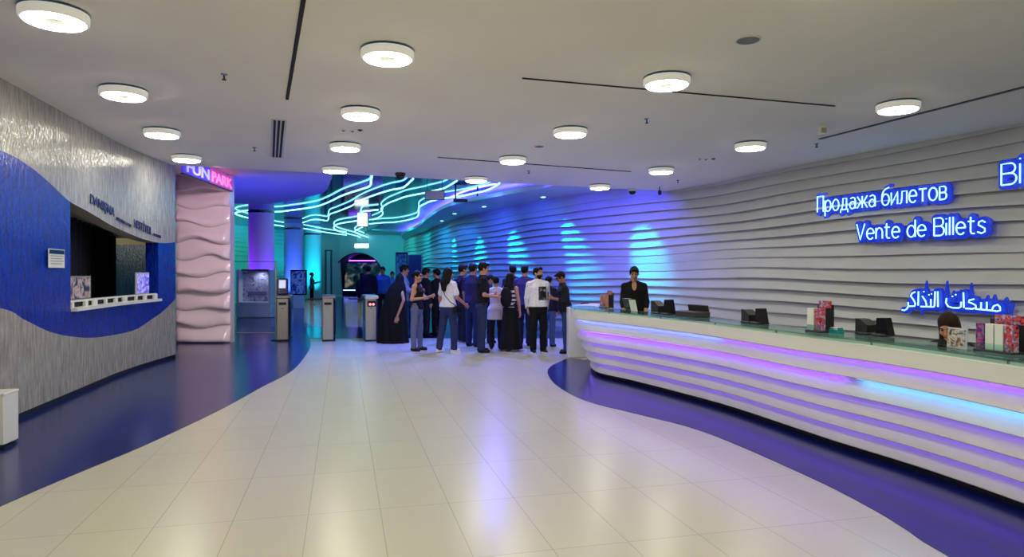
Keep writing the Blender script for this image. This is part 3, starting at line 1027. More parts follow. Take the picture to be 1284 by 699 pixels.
# tall dark panel and picture column right of the arch
q = D(520, 350, 31.5)
t = thing('door_panel', 'tall navy door like panel before the wave wall behind the crowd', 'panel', (q.x, q.y, 0))
m = M(); m.box((0, 0, 1.24), (.60, .10, 2.46), bev=.015); obj('leaf', m, mat('navy_panel', (14, 22, 74), .4), t)
m = M(); m.box((.33, .02, 1.24), (.05, .14, 2.48), bev=.01); obj('jamb', m, M_art_gray, t)
m = M(); m.tube([(-.24, -.08, .95), (-.24, -.08, 1.25)], .012, 8); obj('handle', m, M_chrome, t)
q = D(504, 350, 33.0)
t = thing('poster_column', 'narrow blue poster column left of the navy door panel', 'poster stand', (q.x, q.y, 0))
m = M(); m.box((0, 0, 1.32), (.58, .3, 2.64), bev=.02); obj('housing', m, M_navy, t)
m = M(); m.box((0, -.16, 1.5), (.5, .02, 2.1)); obj('poster', m, picture('blue_poster', [(10, 20, 60), (20, 70, 120), (60, 130, 160), (20, 30, 80)], 4, es=.12), t)

# ------------------------------------------------------------------ ticket counter
HT = 1.05
tp = [P(x, y, HT) for x, y in ((730, 389.5), (770, 393), (840, 400), (894, 406), (1000, 420), (1122, 435), (1284, 458))]
CP = [Vector((1.55, 13.15)), Vector((1.22, 12.6)), Vector((1.02, 11.7)), Vector((.98, 10.95))] + [Vector((p.x, p.y)) for p in tp] + [Vector((3.30, 3.0)), Vector((3.34, 1.5)), Vector((3.34, -0.5))]
CPc = catmull(CP, .12)
CS, CN = path_info(CPc)        # travelling toward the camera: left normal points to +X, i.e. behind the counter


def strip(prof, name, mtl, parent, i0=0, i1=None, closed=False, smooth=True, scale=None):
    mb = M()
    pts = CPc[i0:i1]; nn = CN[i0:i1]
    cols = []
    for k, (p, n) in enumerate(zip(pts, nn)):
        g = 1.0 if scale is None else scale[i0 + k]
        cols.append([(p.x + n.x * u * g, p.y + n.y * u * g, z) for (u, z) in prof])
    rows = list(map(list, zip(*cols)))
    if closed: rows.append(rows[0])
    mb.grid(rows)
    if closed:
        n = len(pts); R = len(prof)
        mb.add([rows[r][0] for r in range(R)], [tuple(range(R))])
        mb.add([rows[r][-1] for r in range(R)], [tuple(range(R - 1, -1, -1))])
    return obj(name, mb, mtl, parent, smooth=smooth, world=True, auto=30)


counter = thing('ticket_counter', 'long curved white ticket counter with ribbed front and violet lights', 'counter', (2.4, 7.5, 0))
tags = [1.0] * len(CPc)
strip([(0, .90), (-.008, .91), (-.008, 1.028), (0, 1.036), (.44, 1.036), (.44, .995), (.10, .99), (.10, .90)], 'top_fascia', M_corian, counter, closed=True)
bands = [(.15, .905, .045, .735), (.22, .735, .115, .56), (.29, .56, .185, .395), (.35, .395, .255, .225), (.41, .225, .33, .06)]
for (u0, z0, u1, z1) in bands:
    strip([(u0, z0), ((u0 * .45 + u1 * .55), (z0 + z1) / 2 + .01), (u1 + .004, z1 + .02), (u1, z1 + .006), (u1 + .006, z1), (u1 + .13, z1)], 'front_rib', M_corian, counter)
strip([(.42, .06), (.42, 0.0)], 'toe_kick', M_dark, counter)
strip([(.44, .995), (.44, .74), (.86, .74), (.86, .70), (.46, .70), (.46, .0)], 'staff_desk', M_white, counter)
# led strips under the lips
nC = len(CPc)
def led(u, z, mtl, a, b_, nm='led_strip'):
    i0 = next(i for i in range(nC) if CS[i] >= a); i1 = max(i for i in range(nC) if CS[i] <= b_) + 1
    strip([(u, z), (u, z - .014), (u + .012, z - .014), (u + .012, z)], nm, mtl, counter, i0=i0, i1=i1, closed=True)
def cs_at(px):
    """path position of the counter's top edge seen at this picture column"""
    best = 0; bd = 1e9
    for i, p in enumerate(CPc):
        if p.y < .5: continue
        x = 642 + F * p.x / p.y
        if i > 8 and abs(x - px) < bd: bd = abs(x - px); best = i
    return CS[best]
a0 = cs_at(738); a1 = cs_at(894); a2 = cs_at(1050)
led(.088, .905, M_led_blue, .9, a1); led(.088, .905, M_led_violet, a1, CS[-1])
led(.13, .733, M_led_violet, .9, a2); led(.13, .733, M_led_cyan, a2 + .02, CS[-1])
led(.20, .557, M_led_violet2, .9, CS[-1])
led(.27, .392, M_led_violet2, .9, CS[-1])
led(.34, .222, M_led_violet2, .9, CS[-1])
led(.425, .058, M_led_violet2, .9, CS[-1])
# end panel at the far end
m = M(); m.box((1.40, 13.30, .475), (.62, .5, .95), bev=.012); obj('end_panel', m, M_corian, counter, world=True)
# glass ledge on small posts
strip([(-.02, 1.062), (-.02, 1.074), (.40, 1.074), (.40, 1.062)], 'glass_ledge', M_glass_g, counter, i0=14, closed=True, smooth=False)
for i in range(18, nC, 9):
    for u in (.03, .36):
        p = CPc[i] + CN[i] * u
        m = M(); m.tube([(p.x, p.y, 1.034), (p.x, p.y, 1.063)], .009, 8); obj('glass_post', m, M_chrome, counter, world=True)


def on_counter(px, py, z=1.074):
    return P(px, py, z)


def ctr_rot(p):
    k = min(range(nC), key=lambda j: (CPc[j] - Vector((p.x, p.y))).length)
    return atan2(CN[k].y, CN[k].x) - pi / 2          # local +y points behind the counter


# leaflet racks
PIC_RED = picture('leaflet_red', [(20, 20, 60), (200, 40, 50), (230, 90, 60), (40, 60, 160), (220, 200, 210), (60, 20, 60)], 26, kind='noise', seed=1.3)
PIC_ORG = picture('leaflet_orange', [(90, 60, 60), (220, 120, 60), (120, 130, 150), (200, 60, 40), (230, 200, 180)], 24, kind='noise', seed=5.3)
PIC_PUR = picture('leaflet_purple', [(20, 16, 60), (70, 40, 150), (180, 50, 80), (110, 140, 200), (30, 20, 50)], 22, kind='noise', seed=8.3)
M_paper = mat('white_paper', (224, 224, 220), .6, var=.02)


def rack(px, py, label, w, h, pics, header):
    p = on_counter(px, py); rz = ctr_rot(p)
    p = p + Vector((cos(rz + pi / 2), sin(rz + pi / 2), 0)) * .11
    t = thing('leaflet_rack', label, 'leaflet rack', (p.x, p.y, 1.0745), rz, 'leaflet racks on the counter')
    m = M(); m.box((0, 0, .008), (w, .16, .016), bev=.004); m.box((0, .07, h * .5), (w, .012, h)); obj('stand', m, M_dark, t)
    n = len(pics)
    cw = w / n
    for i, pc in enumerate(pics):
        x = -w / 2 + cw * (i + .5)
        m = M(); m.box((x, -.035, .016 + h * .40), (cw * .86, .05, h * .80), bev=.002); obj('leaflet_stack', m, pc, t)
        m = M(); m.box((x, -.064, .016 + h * .10), (cw * .9, .006, h * .2)); obj('pocket', m, M_glass, t)
    m = M(); m.box((w * .05, .055, h * 1.0), (w * .78, .014, h * .28), bev=.003); obj('header_card', m, header, t)
    return t


rack(752, 386.5, 'leaflet rack with orange leaflets beside the clerk in black', .24, .24, [PIC_ORG, PIC_ORG], PIC_ORG)
rack(1015, 417, 'leaflet rack with red leaflets in the middle of the counter', .20, .255, [M_paper, PIC_RED], PIC_RED)
rack(1238, 443, 'wide leaflet rack with red leaflets before the seated clerk', .30, .225, [PIC_PUR, M_paper, M_paper, PIC_RED], PIC_RED)


def terminal(px, py, label, s=1.0, flip=1):
    p = on_counter(px, py); rz = ctr_rot(p)
    p = p + Vector((cos(rz + pi / 2), sin(rz + pi / 2), 0)) * .12
    t = thing('payment_terminal', label, 'payment terminal', (p.x, p.y, 1.0745), rz, 'black payment terminals on the counter')
    m = M(); m.box((-.085 * s, .0, .012), (.15 * s, .14, .024), bev=.008); m.box((.09 * s, .0, .012), (.13 * s, .15, .024), bev=.008); obj('base', m, M_dark, t)
    m = M(); m.prism([(-.075 * s, 0), (.055 * s, 0), (.06 * s, .07 * s), (-.02 * s, .12 * s), (-.075 * s, .125 * s)], -.055, .055)
    m.v = [(v[0] - .085 * s, v[2], v[1] + .02) for v in m.v]; obj('card_reader', m, M_dark, t)
    m = M(); m.prism([(-.055 * s, 0), (.085 * s, 0), (.045 * s, .145 * s), (-.045 * s, .14 * s)], -.02, .05)
    m.v = [(v[0] + .085 * s, v[2], v[1] + .02) for v in m.v]; obj('customer_screen', m, M_blackgl, t)
    m = M(); m.box((.09 * s, .052, .09), (.07 * s, .006, .08), rx=-.1); obj('screen_glass', m, M_navy, t)
    return t


terminal(934, 406.5, 'black payment terminal right of the brown box on the counter', 1.05)
terminal(1083, 421.5, 'black payment terminal between the two red leaflet racks', .98)
terminal(1290, 446, 'black payment terminal at the right edge of the photo', .95)
terminal(822, 394.5, 'black payment terminal in front of the clerk in black', 1.25)
# tablet with white card beside the clerk
p = on_counter(780, 390.5); rz = ctr_rot(p)
t = thing('customer_display', 'black tilted display with a white card by the orange leaflet rack', 'display', (p.x + .1, p.y, 1.0745), rz)
m = M(); m.box((-.08, .04, .10), (.22, .02, .17), rx=.35, bev=.006); obj('screen', m, M_blackgl, t)
m = M(); m.box((-.08, .09, .02), (.14, .10, .03), bev=.006); obj('foot', m, M_dark, t)
m = M(); m.box((.10, .0, .085), (.15, .008, .17), rx=.25); obj('white_card', m, M_paper, t)
p = on_counter(853, 398)
t = thing('cash_box', 'flat dark brown box on the counter right of the clerk in black', 'box', (p.x + .1, p.y + .05, 1.0745), ctr_rot(p))
m = M(); m.box((0, .08, .035), (.42, .22, .07), bev=.008); obj('tray', m, mat('dark_brown', (52, 42, 50), .5), t)
m = M(); m.box((0, .17, .10), (.40, .015, .10), rx=.25, bev=.004); obj('lid', m, M_dark, t)
p = on_counter(1039, 419)
t = thing('card_holder', 'small teal card holder beside the middle leaflet rack', 'card holder', (p.x + .04, p.y + .02, 1.0745), ctr_rot(p))
m = M(); m.prism([(-.06, 0), (.06, 0), (.045, .055), (-.055, .05)], -.03, .03); m.v = [(v[0], v[2] + .05, v[1]) for v in m.v]
obj('tray', m, mat('teal_plastic', (20, 130, 130), .3), t)
m = M(); m.box((0, .04, .045), (.085, .04, .02)); obj('cards', m, M_paper, t)
p = on_counter(1206, 439)
t = thing('picture_frame', 'clear picture frame standing before the seated clerk', 'picture frame', (p.x + .02, p.y + .08, 1.0745), ctr_rot(p))
m = M(); m.box((0, 0, .075), (.17, .012, .15), rx=-.08, bev=.003); obj('frame', m, mat('light_frame', (190, 200, 220), .25), t)
m = M(); m.box((0, -.009, .075), (.152, .004, .128), rx=-.08); obj('picture', m, picture('photo_print', [(40, 50, 70), (120, 130, 140), (210, 200, 190), (150, 110, 90), (60, 60, 60)], 18, seed=2.2), t)
m = M(); m.box((0, .04, .02), (.06, .08, .01)); obj('support', m, M_glass, t)
p = on_counter(722, 386, .95)
t = thing('queue_display', 'small dark box display standing on the end panel of the counter', 'display', (1.42, 13.2, .951), .1)
m = M(); m.box((0, 0, .05), (.16, .08, .09), bev=.008); obj('screen', m, M_blackgl, t)
m = M(); m.box((0, 0, .004), (.10, .09, .008)); obj('foot', m, M_dark, t)

# ------------------------------------------------------------------ neon lettering on the wave wall
def el(cx, cz, rx, rz, a0=0, a1=360, n=20):
    return [(cx + rx * cos(radians(a0 + (a1 - a0) * k / n)), cz + rz * sin(radians(a0 + (a1 - a0) * k / n))) for k in range(n + 1)]


def bee(h, w):
    a = h * .53
    return [[(0, 0), (0, h), (w * .6, h)] + el(w * .6, (h + a) / 2, w * .32, (h - a) / 2, 90, -90, 10)[1:] + [(0, a)],
            [(w * .6, a)] + el(w * .6, a / 2, w * .4, a / 2, 90, -90, 10)[1:] + [(0, 0)]]


X = .68
GL = {
 'П': (.55, [[(0, 0), (0, 1), (.55, 1), (.55, 0)]]),
 'р': (.52, [[(0, -.3), (0, X)], el(.26, X / 2, .26, X / 2)]),
 'о': (.54, [el(.27, X / 2, .27, X / 2)]),
 'д': (.62, [[(0, -.18), (0, 0), (.62, 0), (.62, -.18)], [(.08, 0), (.18, .3), (.2, X), (.5, X), (.5, 0)]]),
 'а': (.46, [el(.22, .21, .22, .21), [(.46, 0), (.46, .45), (.41, .61), (.25, X), (.07, .62)]]),
 'ж': (.8, [[(.4, 0), (.4, X)], [(0, X), (.28, .35), (0, 0)], [(.8, X), (.52, .35), (.8, 0)], [(.28, .35), (.52, .35)]]),
 'б': (.54, [el(.27, .32, .27, .32), [(0, .36), (.02, .62), (.14, .84), (.3, .93), (.52, 1.0)]]),
 'и': (.46, [[(0, X), (0, 0), (.46, X), (.46, 0)]]),
 'л': (.5, [[(0, 0), (.1, .06), (.15, .3), (.16, X), (.5, X), (.5, 0)]]),
 'е': (.52, [[(0, .36), (.52, .36)] + el(.26, X / 2, .26, X / 2, 4, 315)]),
 'т': (.5, [[(0, X), (.5, X)], [(.25, X), (.25, 0)]]),
 'в': (.44, bee(X, .44)),
 'V': (.62, [[(0, 1), (.28, 0), (.62, 1)]]),
 'n': (.46, [[(0, X), (0, 0)], [(0, .42), (.08, .6), (.23, X), (.38, .62), (.46, .42), (.46, 0)]]),
 't': (.36, [[(.14, .92), (.14, .14), (.2, .02), (.36, .01)], [(0, X), (.34, X)]]),
 'd': (.52, [el(.26, X / 2, .26, X / 2), [(.52, 0), (.52, 1)]]),
 'B': (.56, bee(1, .6)),
 'i': (.04, [[(0.02, 0), (.02, X)], [(.02, .9), (.02, .94)]]),
 'l': (.04, [[(.02, 0), (.02, 1)]]),
 's': (.42, [[(.42, .58), (.26, X), (.08, .62), (.05, .46), (.22, .36), (.4, .25), (.4, .08), (.22, 0), (.0, .08)]]),
 'e': (.52, [[(0, .36), (.52, .36)] + el(.26, X / 2, .26, X / 2, 4, 315)]),
 'İ': (.04, [[(.02, 0), (.02, .92)], [(.02, 1.12), (.02, 1.18)]]),
}


def wall_xy(px):
    r = (px - 642.0) / F
    for i in range(1, len(WP)):
        a, b_ = WP[i - 1], WP[i]
        if a.y < 1: continue
        fa = a.x - r * a.y; fb = b_.x - r * b_.y
        if fa * fb <= 0:
            t = fa / (fa - fb)
            return a + (b_ - a) * t
    return WP[-1]


def neon_sign(name, label, pxl, pxr, zb, strokes, r=.0105, back_r=.062, extra=None, text_w=1.0, back_drop=0.0):
    """strokes: list of (letter strokes in metres local x,z)"""
    a = wall_xy(pxl); b_ = wall_xy(pxr)
    ang = atan2(b_.y - a.y, b_.x - a.x)
    d = Vector((b_.x - a.x, b_.y - a.y)); L = d.length
    nrm = Vector((d.y, -d.x)).normalized()       # toward the hall
    if nrm.x > 0: nrm = -nrm
    o = a + nrm * .14 + d.normalized() * .10
    t = thing(name, label, 'neon sign', (o.x, o.y, zb), ang, 'neon ticket signs on the wave wall')
    kx = (L * .985) / text_w
    bm = M()
    for letter in strokes:
        lm = M()
        for st in letter:
            pts = [(x * kx, -.055, z) for x, z in st]
            lm.tube(pts, r, 8)
            for i in range(len(pts) - 1):
                p, q = Vector(pts[i]), Vector(pts[i + 1])
                u = (q - p)
                if u.length < 1e-6: continue
                ang2 = atan2(u.z, u.x)
                poly = [(p.x + back_r * cos(ang2 + pi / 2 + pi * k / 6), p.z + back_r * sin(ang2 + pi / 2 + pi * k / 6) - back_drop) for k in range(7)] + \
                       [(q.x + back_r * cos(ang2 - pi / 2 + pi * k / 6), q.z + back_r * sin(ang2 - pi / 2 + pi * k / 6) - back_drop) for k in range(7)]
                n = len(poly)
                vs = [(x, -.02, z) for x, z in poly] + [(x, .03, z) for x, z in poly]
                fs = [tuple(range(n)), tuple(range(2 * n - 1, n - 1, -1))] + [(k, n + k, n + (k + 1) % n, (k + 1) % n) for k in range(n)]
                bm.add(vs, fs)
        obj('letter', lm, M_neon_letter, t, smooth=True)
    if extra:
        for tri in extra:
            vs = [(x * kx, -.019, z) for x, z in tri] + [(x * kx, .03, z) for x, z in tri]
            bm.add(vs, [(0, 1, 2), (5, 4, 3), (0, 3, 4, 1), (1, 4, 5, 2), (2, 5, 3, 0)])
    obj('backing', bm, M_sign_back, t)
    m = M()
    for fx in (.15, .5, .85):
        m.tube([(L * fx, .0, .1), (L * fx, .12, .1)], .012, 6)
    obj('standoff', m, M_dark, t)
    return t


def text_strokes(txt, size, gap=.16, space=.36):
    x = 0; out = []
    for ch in txt:
        if ch == ' ':
            x += space; continue
        w, st = GL[ch]
        out.append([[((x + a) * size, b_ * size) for a, b_ in s] for s in st])
        x += w + gap
    return out, (x - gap) * size


st, w = text_strokes('Продажа билетов', .285)
neon_sign('neon_sign', 'topmost complete neon sign, Cyrillic letters reading Продажа билетов', 1029, 1192, 2.73, st, text_w=w)
st, w = text_strokes('Vente de Billets', .265)
neon_sign('neon_sign', 'neon sign in Latin letters reading Vente de Billets', 1078, 1240, 2.19, st, text_w=w)
st, w = text_strokes('Bİ', .29)
neon_sign('neon_sign', 'neon sign cut off by the right edge, reading Bİ', 1257, 1281, 2.84, st, text_w=w)
AR_ST = [
 [[(30, 385), (60, 391), (88, 375), (106, 345), (105, 300)]],
 [[(185, 190), (150, 205), (135, 235), (172, 280), (190, 318), (180, 342), (110, 345)]],
 [[(225, 185), (222, 335)]],
 [[(268, 235), (305, 285), (318, 330), (305, 346), (250, 345)], [(284, 184), (288, 190)]],
 [[(318, 346), (355, 346), (365, 330), (364, 265)], [(340, 222), (345, 220)], [(368, 212), (374, 210)]],
 [[(365, 346), (398, 346), (406, 330), (410, 185)]],
 [[(440, 185), (443, 345)]],
 [[(535, 255), (528, 300), (550, 338), (600, 352), (660, 352), (684, 340), (686, 290)], [(592, 238), (600, 234)], [(625, 220), (634, 216)]],
 [[(708, 195), (714, 350)]],
 [[(815, 262), (770, 272), (762, 292), (800, 305), (830, 322), (835, 345), (800, 358), (730, 355)]],
 [[(830, 358), (876, 362), (884, 345), (884, 292)]],
 [[(884, 362), (930, 366), (938, 350), (938, 287)]],
 [[(938, 366), (985, 370), (992, 352), (1005, 325), (1040, 312), (1062, 335), (1064, 368), (1035, 376), (990, 370)]],
]
def arx(x): return (x - 25) / 1080.0 * 1.56
def arz(x, y): return ((345 + (x - 100) * .026) - y) * .00146
ast = [[[(arx(x), arz(x, y)) for x, y in s] for s in l] for l in AR_ST]
spk = [(285, 70, 1), (510, 75, 1), (760, 100, 1), (580, 175, 1), (655, 165, 1), (920, 220, 1), (985, 215, 1), (1095, 240, 1), (120, 245, 1), (235, 440, -1), (460, 430, -1), (1135, 420, -1)]
ext = []
for (x, y, s) in spk:
    zb = arz(x, 300)
    ext.append([(arx(x - 34), zb), (arx(x + 34), zb), (arx(x + 4), arz(x, y))])
neon_sign('neon_sign', 'lowest neon sign in Arabic script with a spiky blue backing', 1134, 1264, 1.10, ast, extra=ext, text_w=1.56, r=.0105, back_r=.05)

# ------------------------------------------------------------------ kiosk: lettering, sill, pictures, curtain, notice
def text_mesh(txt, size, depth=.006, name='lettering', mtl=None, bold=0.0, width=None):
    cu = bpy.data.curves.new(name, 'FONT')
    cu.body = txt; cu.size = size; cu.extrude = depth; cu.offset = bold
    o = bpy.data.objects.new(name, cu); COL.objects.link(o)
    dg = bpy.context.evaluated_depsgraph_get()
    me = bpy.data.meshes.new_from_object(o.evaluated_get(dg))
    COL.objects.unlink(o); bpy.data.objects.remove(o)
    if width:
        xs = [v.co.x for v in me.vertices]
        k = width / (max(xs) - min(xs))
        for v in me.vertices: v.co.x *= k
    me.materials.clear(); me.materials.append(mtl)
    n = bpy.data.objects.new(name, me); COL.objects.link(n)
    return n


M_letnavy = mat('navy_lettering', (36, 30, 96), .4)


def wall_text(txt, pl, pr, size, label, kind='wall_lettering', mtl=None, bold=.0):
    (s0, z0), (s1, z1) = lw_sz(*pl), lw_sz(*pr)
    p0, p1 = lw_pt(s0), lw_pt(s1)
    n = -(lw_n((s0 + s1) / 2))
    d = Vector((p1.x - p0.x, p1.y - p0.y, z1 - z0)); L = d.length
    o = text_mesh(txt, size, .004, kind, mtl or M_letnavy, bold, width=L)
    x = d.normalized(); zz = Vector((n.x, n.y, 0)); y = zz.cross(x).normalized(); zz = x.cross(y)
    R = Matrix((x, y, zz)).transposed().to_4x4()
    R.translation = Vector((p0.x, p0.y, z0)) + zz * .012
    o.matrix_world = R
    tag(o, label, 'lettering', 'lettering over the kiosk window')
    return o


wall_text('DANIŞMA', (112, 254), (142.5, 271.5), .185, 'large dark lettering reading DANIŞMA over the kiosk window', bold=.002)
wall_text('INFORMATION', (145, 275.5), (163, 285), .07, 'small dark lettering reading INFORMATION over the kiosk window')
wall_text('VESTİYER', (167, 284.5), (189, 294.5), .185, 'dark lettering reading VESTİYER over the kiosk window', bold=.002)
wall_text('CLOAKROOM', (191, 295.5), (201, 299), .07, 'small dark lettering reading CLOAKROOM at the end of the text')

# sill ledge with a small rail
led_t = thing('service_ledge', 'narrow white service ledge under the kiosk window', 'ledge', (lw_pt((S1 + S2) / 2).x, lw_pt((S1 + S2) / 2).y, SILL))
def wall_strip(prof, s0, s1, name, mtl, parent, n=24):
    mb = M(); rows = []
    for (u, z) in prof + [prof[0]]:
        row = []
        for k in range(n + 1):
            s = s0 + (s1 - s0) * k / n
            p = lw_pt(s); nn = lw_n(s)
            row.append((p.x + nn.x * u, p.y + nn.y * u, z))
        rows.append(row)
    mb.grid(rows)
    R = len(prof)
    mb.add([rows[r][0] for r in range(R)], [tuple(range(R))]); mb.add([rows[r][-1] for r in range(R)], [tuple(range(R - 1, -1, -1))])
    return obj(name, mb, mtl, parent, world=True)
wall_strip([(-.07, 1.12), (-.07, 1.165), (.26, 1.165), (.26, 1.12)], S1 + .01, S2 - .01, 'shelf', M_corian, led_t)
wall_strip([(.02, 1.235), (.02, 1.262), (.05, 1.262), (.05, 1.235)], S1 + .02, S2 - .02, 'rail', M_corian, led_t)
wall_strip([(.06, 1.17), (.06, 1.235), (.065, 1.235), (.065, 1.17)], S1 + .02, S2 - .02, 'backing_strip', M_black, led_t)
for k in range(9):
    s = S1 + .1 + (S2 - S1 - .2) * k / 8 + .05 * sin(k * 2.3)
    wall_strip([(.015, 1.165), (.015, 1.25), (.05, 1.25), (.05, 1.165)], s, s + .06 + .04 * (k % 3), 'post', M_corian, led_t, 2)


def wall_frame(px, w, h, z, off, label, pic, fm, name='picture_frame', cat='picture frame', th=.03):
    s, p, tt = lw_at(px)
    n = lw_n(s)
    q = p + n * off
    t = thing(name, label, cat, (q.x, q.y, z), atan2(tt.y, tt.x))
    # local x along wall, hall side is local -y
    m = M(); m.box((0, th / 2, h / 2), (w, th, h), bev=.006); obj('frame', m, fm, t)
    m = M(); m.box((0, -.004, h / 2), (w * .88, .008, h * .88)); obj('picture', m, pic, t)
    return t


wall_frame(101.5, .93, .32, 1.263, .035, 'wide photo of white buildings standing at the left end of the ledge',
           picture('ledge_photo', [(30, 40, 66), (70, 84, 110), (196, 160, 140), (210, 200, 200), (86, 84, 60)], 7, seed=4.0), M_art_gray)
wall_frame(182, .52, .37, 1.263, .035, 'violet lit picture standing at the right end of the ledge',
           picture('violet_card', [(60, 50, 170), (120, 110, 230), (200, 190, 250), (70, 90, 150)], 9, es=.45, seed=6.0), mat('pale_frame', (190, 190, 215), .3))
s, p, tt = lw_at(68.5)
t = thing('notice_sheet', 'white notice sheet with a dark heading on the blue wall', 'notice', (p.x + .02, p.y, lw_sz(68.5, 336)[1]), atan2(tt.y, tt.x))
m = M(); m.box((0, -.004, .115), (.46, .008, .23)); obj('sheet', m, M_paper, t)
m = M(); m.box((0, -.010, .195), (.42, .004, .05)); obj('heading_band', m, M_navy, t)
for k in range(4):
    m = M(); m.box((-.02 * (k % 2), -.010, .145 - .032 * k), (.36 - .05 * (k % 2), .003, .008)); obj('text_line', m, M_art_gray, t)
# black curtain inside
A = Vector((-6.75, 10.35)); B = Vector((-9.2, 15.7))
cv = M(); rows = []
for z in (0.02, 2.49):
    row = []
    for k in range(61):
        u = k / 60
        q = A + (B - A) * u
        nrm = Vector((-(B - A).y, (B - A).x)).normalized()
        q = q + nrm * (.04 * sin(k * 1.25))
        row.append((q.x, q.y, z))
    rows.append(row)
cv.grid(rows)
t = thing('curtain', 'black curtain hanging inside the kiosk', 'curtain', (A.x, A.y, 0))
obj('cloth', cv, M_black, t, smooth=True, world=True)
m = M(); m.tube([(A.x, A.y, 2.47), (B.x, B.y, 2.47)], .015, 8); obj('rail', m, M_dark, t, world=True)

# white low box at the left picture edge
t = thing('ticket_box', 'white low cabinet cut off by the left edge of the photo', 'cabinet', (-4.80, 6.31, 0), .2)
hbx = .52
m = M(); m.box((0, 0, hbx / 2 + .02), (.24, .26, hbx - .04), bev=.01); obj('body', m, M_corian, t)
m = M(); m.box((0, 0, hbx - .012), (.25, .27, .024), bev=.006); obj('lid', m, M_corian, t)
m = M(); m.box((0, 0, .012), (.22, .23, .024)); obj('plinth', m, M_dark, t)

# ------------------------------------------------------------------ entrance gates
YG = 16.1
M_screen = emis('gate_red_display', (1.0, 0.16, 0.04), 1.6)
M_pinkglow = emis('gate_pink_light', (1.0, 0.45, 0.55), 1.6)


def gate(px, label, wing=True):
    q = D(px, 400, YG)
    t = thing('turnstile', label, 'turnstile', (q.x, YG, 0), .27, 'entrance turnstiles')
    m = M(); m.box((0, .55, .52), (.29, 1.1, 1.0), bev=.02); obj('body', m, M_gate_side, t)
    m = M(); m.box((-.02, -.012, .535), (.25, .03, .99), bev=.008); obj('front_plate', m, M_steel, t)
    m = M(); m.box((0, .53, 1.055), (.33, 1.16, .07), bev=.02); obj('top_lid', m, M_steel, t)
    m = M(); m.box((-.02, -.03, .90), (.17, .012, .06), bev=.003); obj('card_slot', m, M_black, t)
    m = M(); m.lathe([(.028, 0), (.028, .006), (.02, .008)], n=16); m.v = [(v[0] - .02, -.03 - v[2], v[1] + .80) for v in m.v]; obj('lock', m, M_chrome, t)
    m = M(); m.box((0, .55, .012), (.31, 1.12, .024)); obj('plinth', m, M_dark, t)
    m = M(); m.box((.155, .50, .55), (.012, .8, .8)); obj('side_panel', m, M_blackgl, t)
    if not wing: return t
    m = M()
    m.prism([(-.02, .30), (-.02, .95), (-.40, .95), (-.44, .90), (-.44, .35), (-.40, .30)], .62, .635)
    m.v = [(v[0] - .14, v[2], v[1]) for v in m.v]; obj('glass_wing', m, M_gate_glass, t)
    m = M(); m.tube([(-.14, .628, .99), (-.52, .628, .99)], .02, 8); obj('barrier_arm', m, M_dark, t)
    return t


g1 = gate(355.5, 'steel turnstile with a tilted ticket reader on top', False)
g2 = gate(412.3, 'steel turnstile in the middle of the three')
g3 = gate(466, 'steel turnstile with a red display beside the woman in a black robe')
m = M(); m.box((0, -.034, .90), (.20, .014, .14), bev=.004); obj('display_housing', m, M_black, g3)
for k in (-1, 1):
    m = M(); m.lathe([(.03, 0), (.03, .006)], n=16); m.v = [(v[0] + k * .038, -.041 - v[2], v[1] + .885) for v in m.v]; obj('red_symbol', m, M_screen, g3)
m = M(); m.box((0, -.03, 1.045), (.30, .03, .03), bev=.004); obj('light_strip', m, M_pinkglow, g3)
m = M(); m.box((0, .16, 1.12), (.12, .1, .06), bev=.008); obj('reader_foot', m, M_dark, g1)
m = M(); m.box((-.03, .18, 1.30), (.25, .10, .40), rx=-.28, bev=.02); obj('reader_housing', m, M_navy, g1)
m = M(); m.box((-.03, .105, 1.36), (.15, .012, .20), rx=-.28); obj('reader_screen', m, emis('pale_screen', (.5, .6, .9), .55), g1)
# glass barrier at the left of the gates
A = D(287, 400, 16.3); B = D(346, 400, 16.3)
t = thing('glass_barrier', 'clear glass barrier panel between the pillar and the turnstile', 'glass barrier', (A.x, 16.3, 0))
W = B.x - A.x
for x in (0, W):
    m = M(); m.tube([(x, 0, 0.02), (x, 0, 1.9 if x else 1.2)], .018, 8); obj('post', m, M_steel, t)
    m = M(); m.box((x, 0, .012), (.16, .26, .024), bev=.006); obj('foot_plate', m, M_dark, t)
m = M(); m.box((W / 2, 0, 1.05), (W - .06, .012, 1.70)); obj('glass_pane', m, M_glass, t)
m = M(); m.tube([(0, 0, .18), (W, 0, .18)], .014, 8); obj('lower_rail', m, M_steel, t)
m = M(); m.box((W / 2, 0, 1.905), (W, .016, .012)); obj('top_edge', m, M_dark, t)

# display case and poster board
q = D(318, 390, 24.6)
t = thing('display_case', 'white display case with a violet picture behind the glass barrier', 'display case', (q.x, q.y, 0))
m = M(); m.box((0, .25, .22), (1.28, .5, .42), bev=.03); obj('plinth', m, M_white, t)
m = M(); m.box((-.58, .2, 1.08), (.10, .4, 1.34), bev=.02); m.box((.58, .2, 1.08), (.10, .4, 1.34), bev=.02); m.box((0, .2, .50), (1.1, .4, .16), bev=.02); obj('case_frame', m, M_white, t)
m = M(); m.box((0, .36, 1.15), (1.08, .04, 1.2)); obj('picture', m, picture('violet_picture', [(205, 205, 212), (190, 188, 205), (150, 140, 200), (205, 200, 215), (90, 76, 160), (215, 212, 220)], 3.0, seed=9.0), t)
m = M(); m.box((0, .18, 1.74), (.9, .34, .05), bev=.01); obj('lid', m, M_navy, t)
m = M(); m.box((0, .33, .88), (.66, .02, .14), bev=.004); obj('caption_plate', m, mat('mauve_plate', (120, 110, 150), .4), t)
q = D(374.5, 370, 31.0)
t = thing('poster_board', 'blue poster board standing before the blue column', 'poster board', (q.x, q.y, 0))
m = M(); m.box((0, 0, 1.2), (.74, .08, 1.15), bev=.015); obj('board', m, M_navy, t)
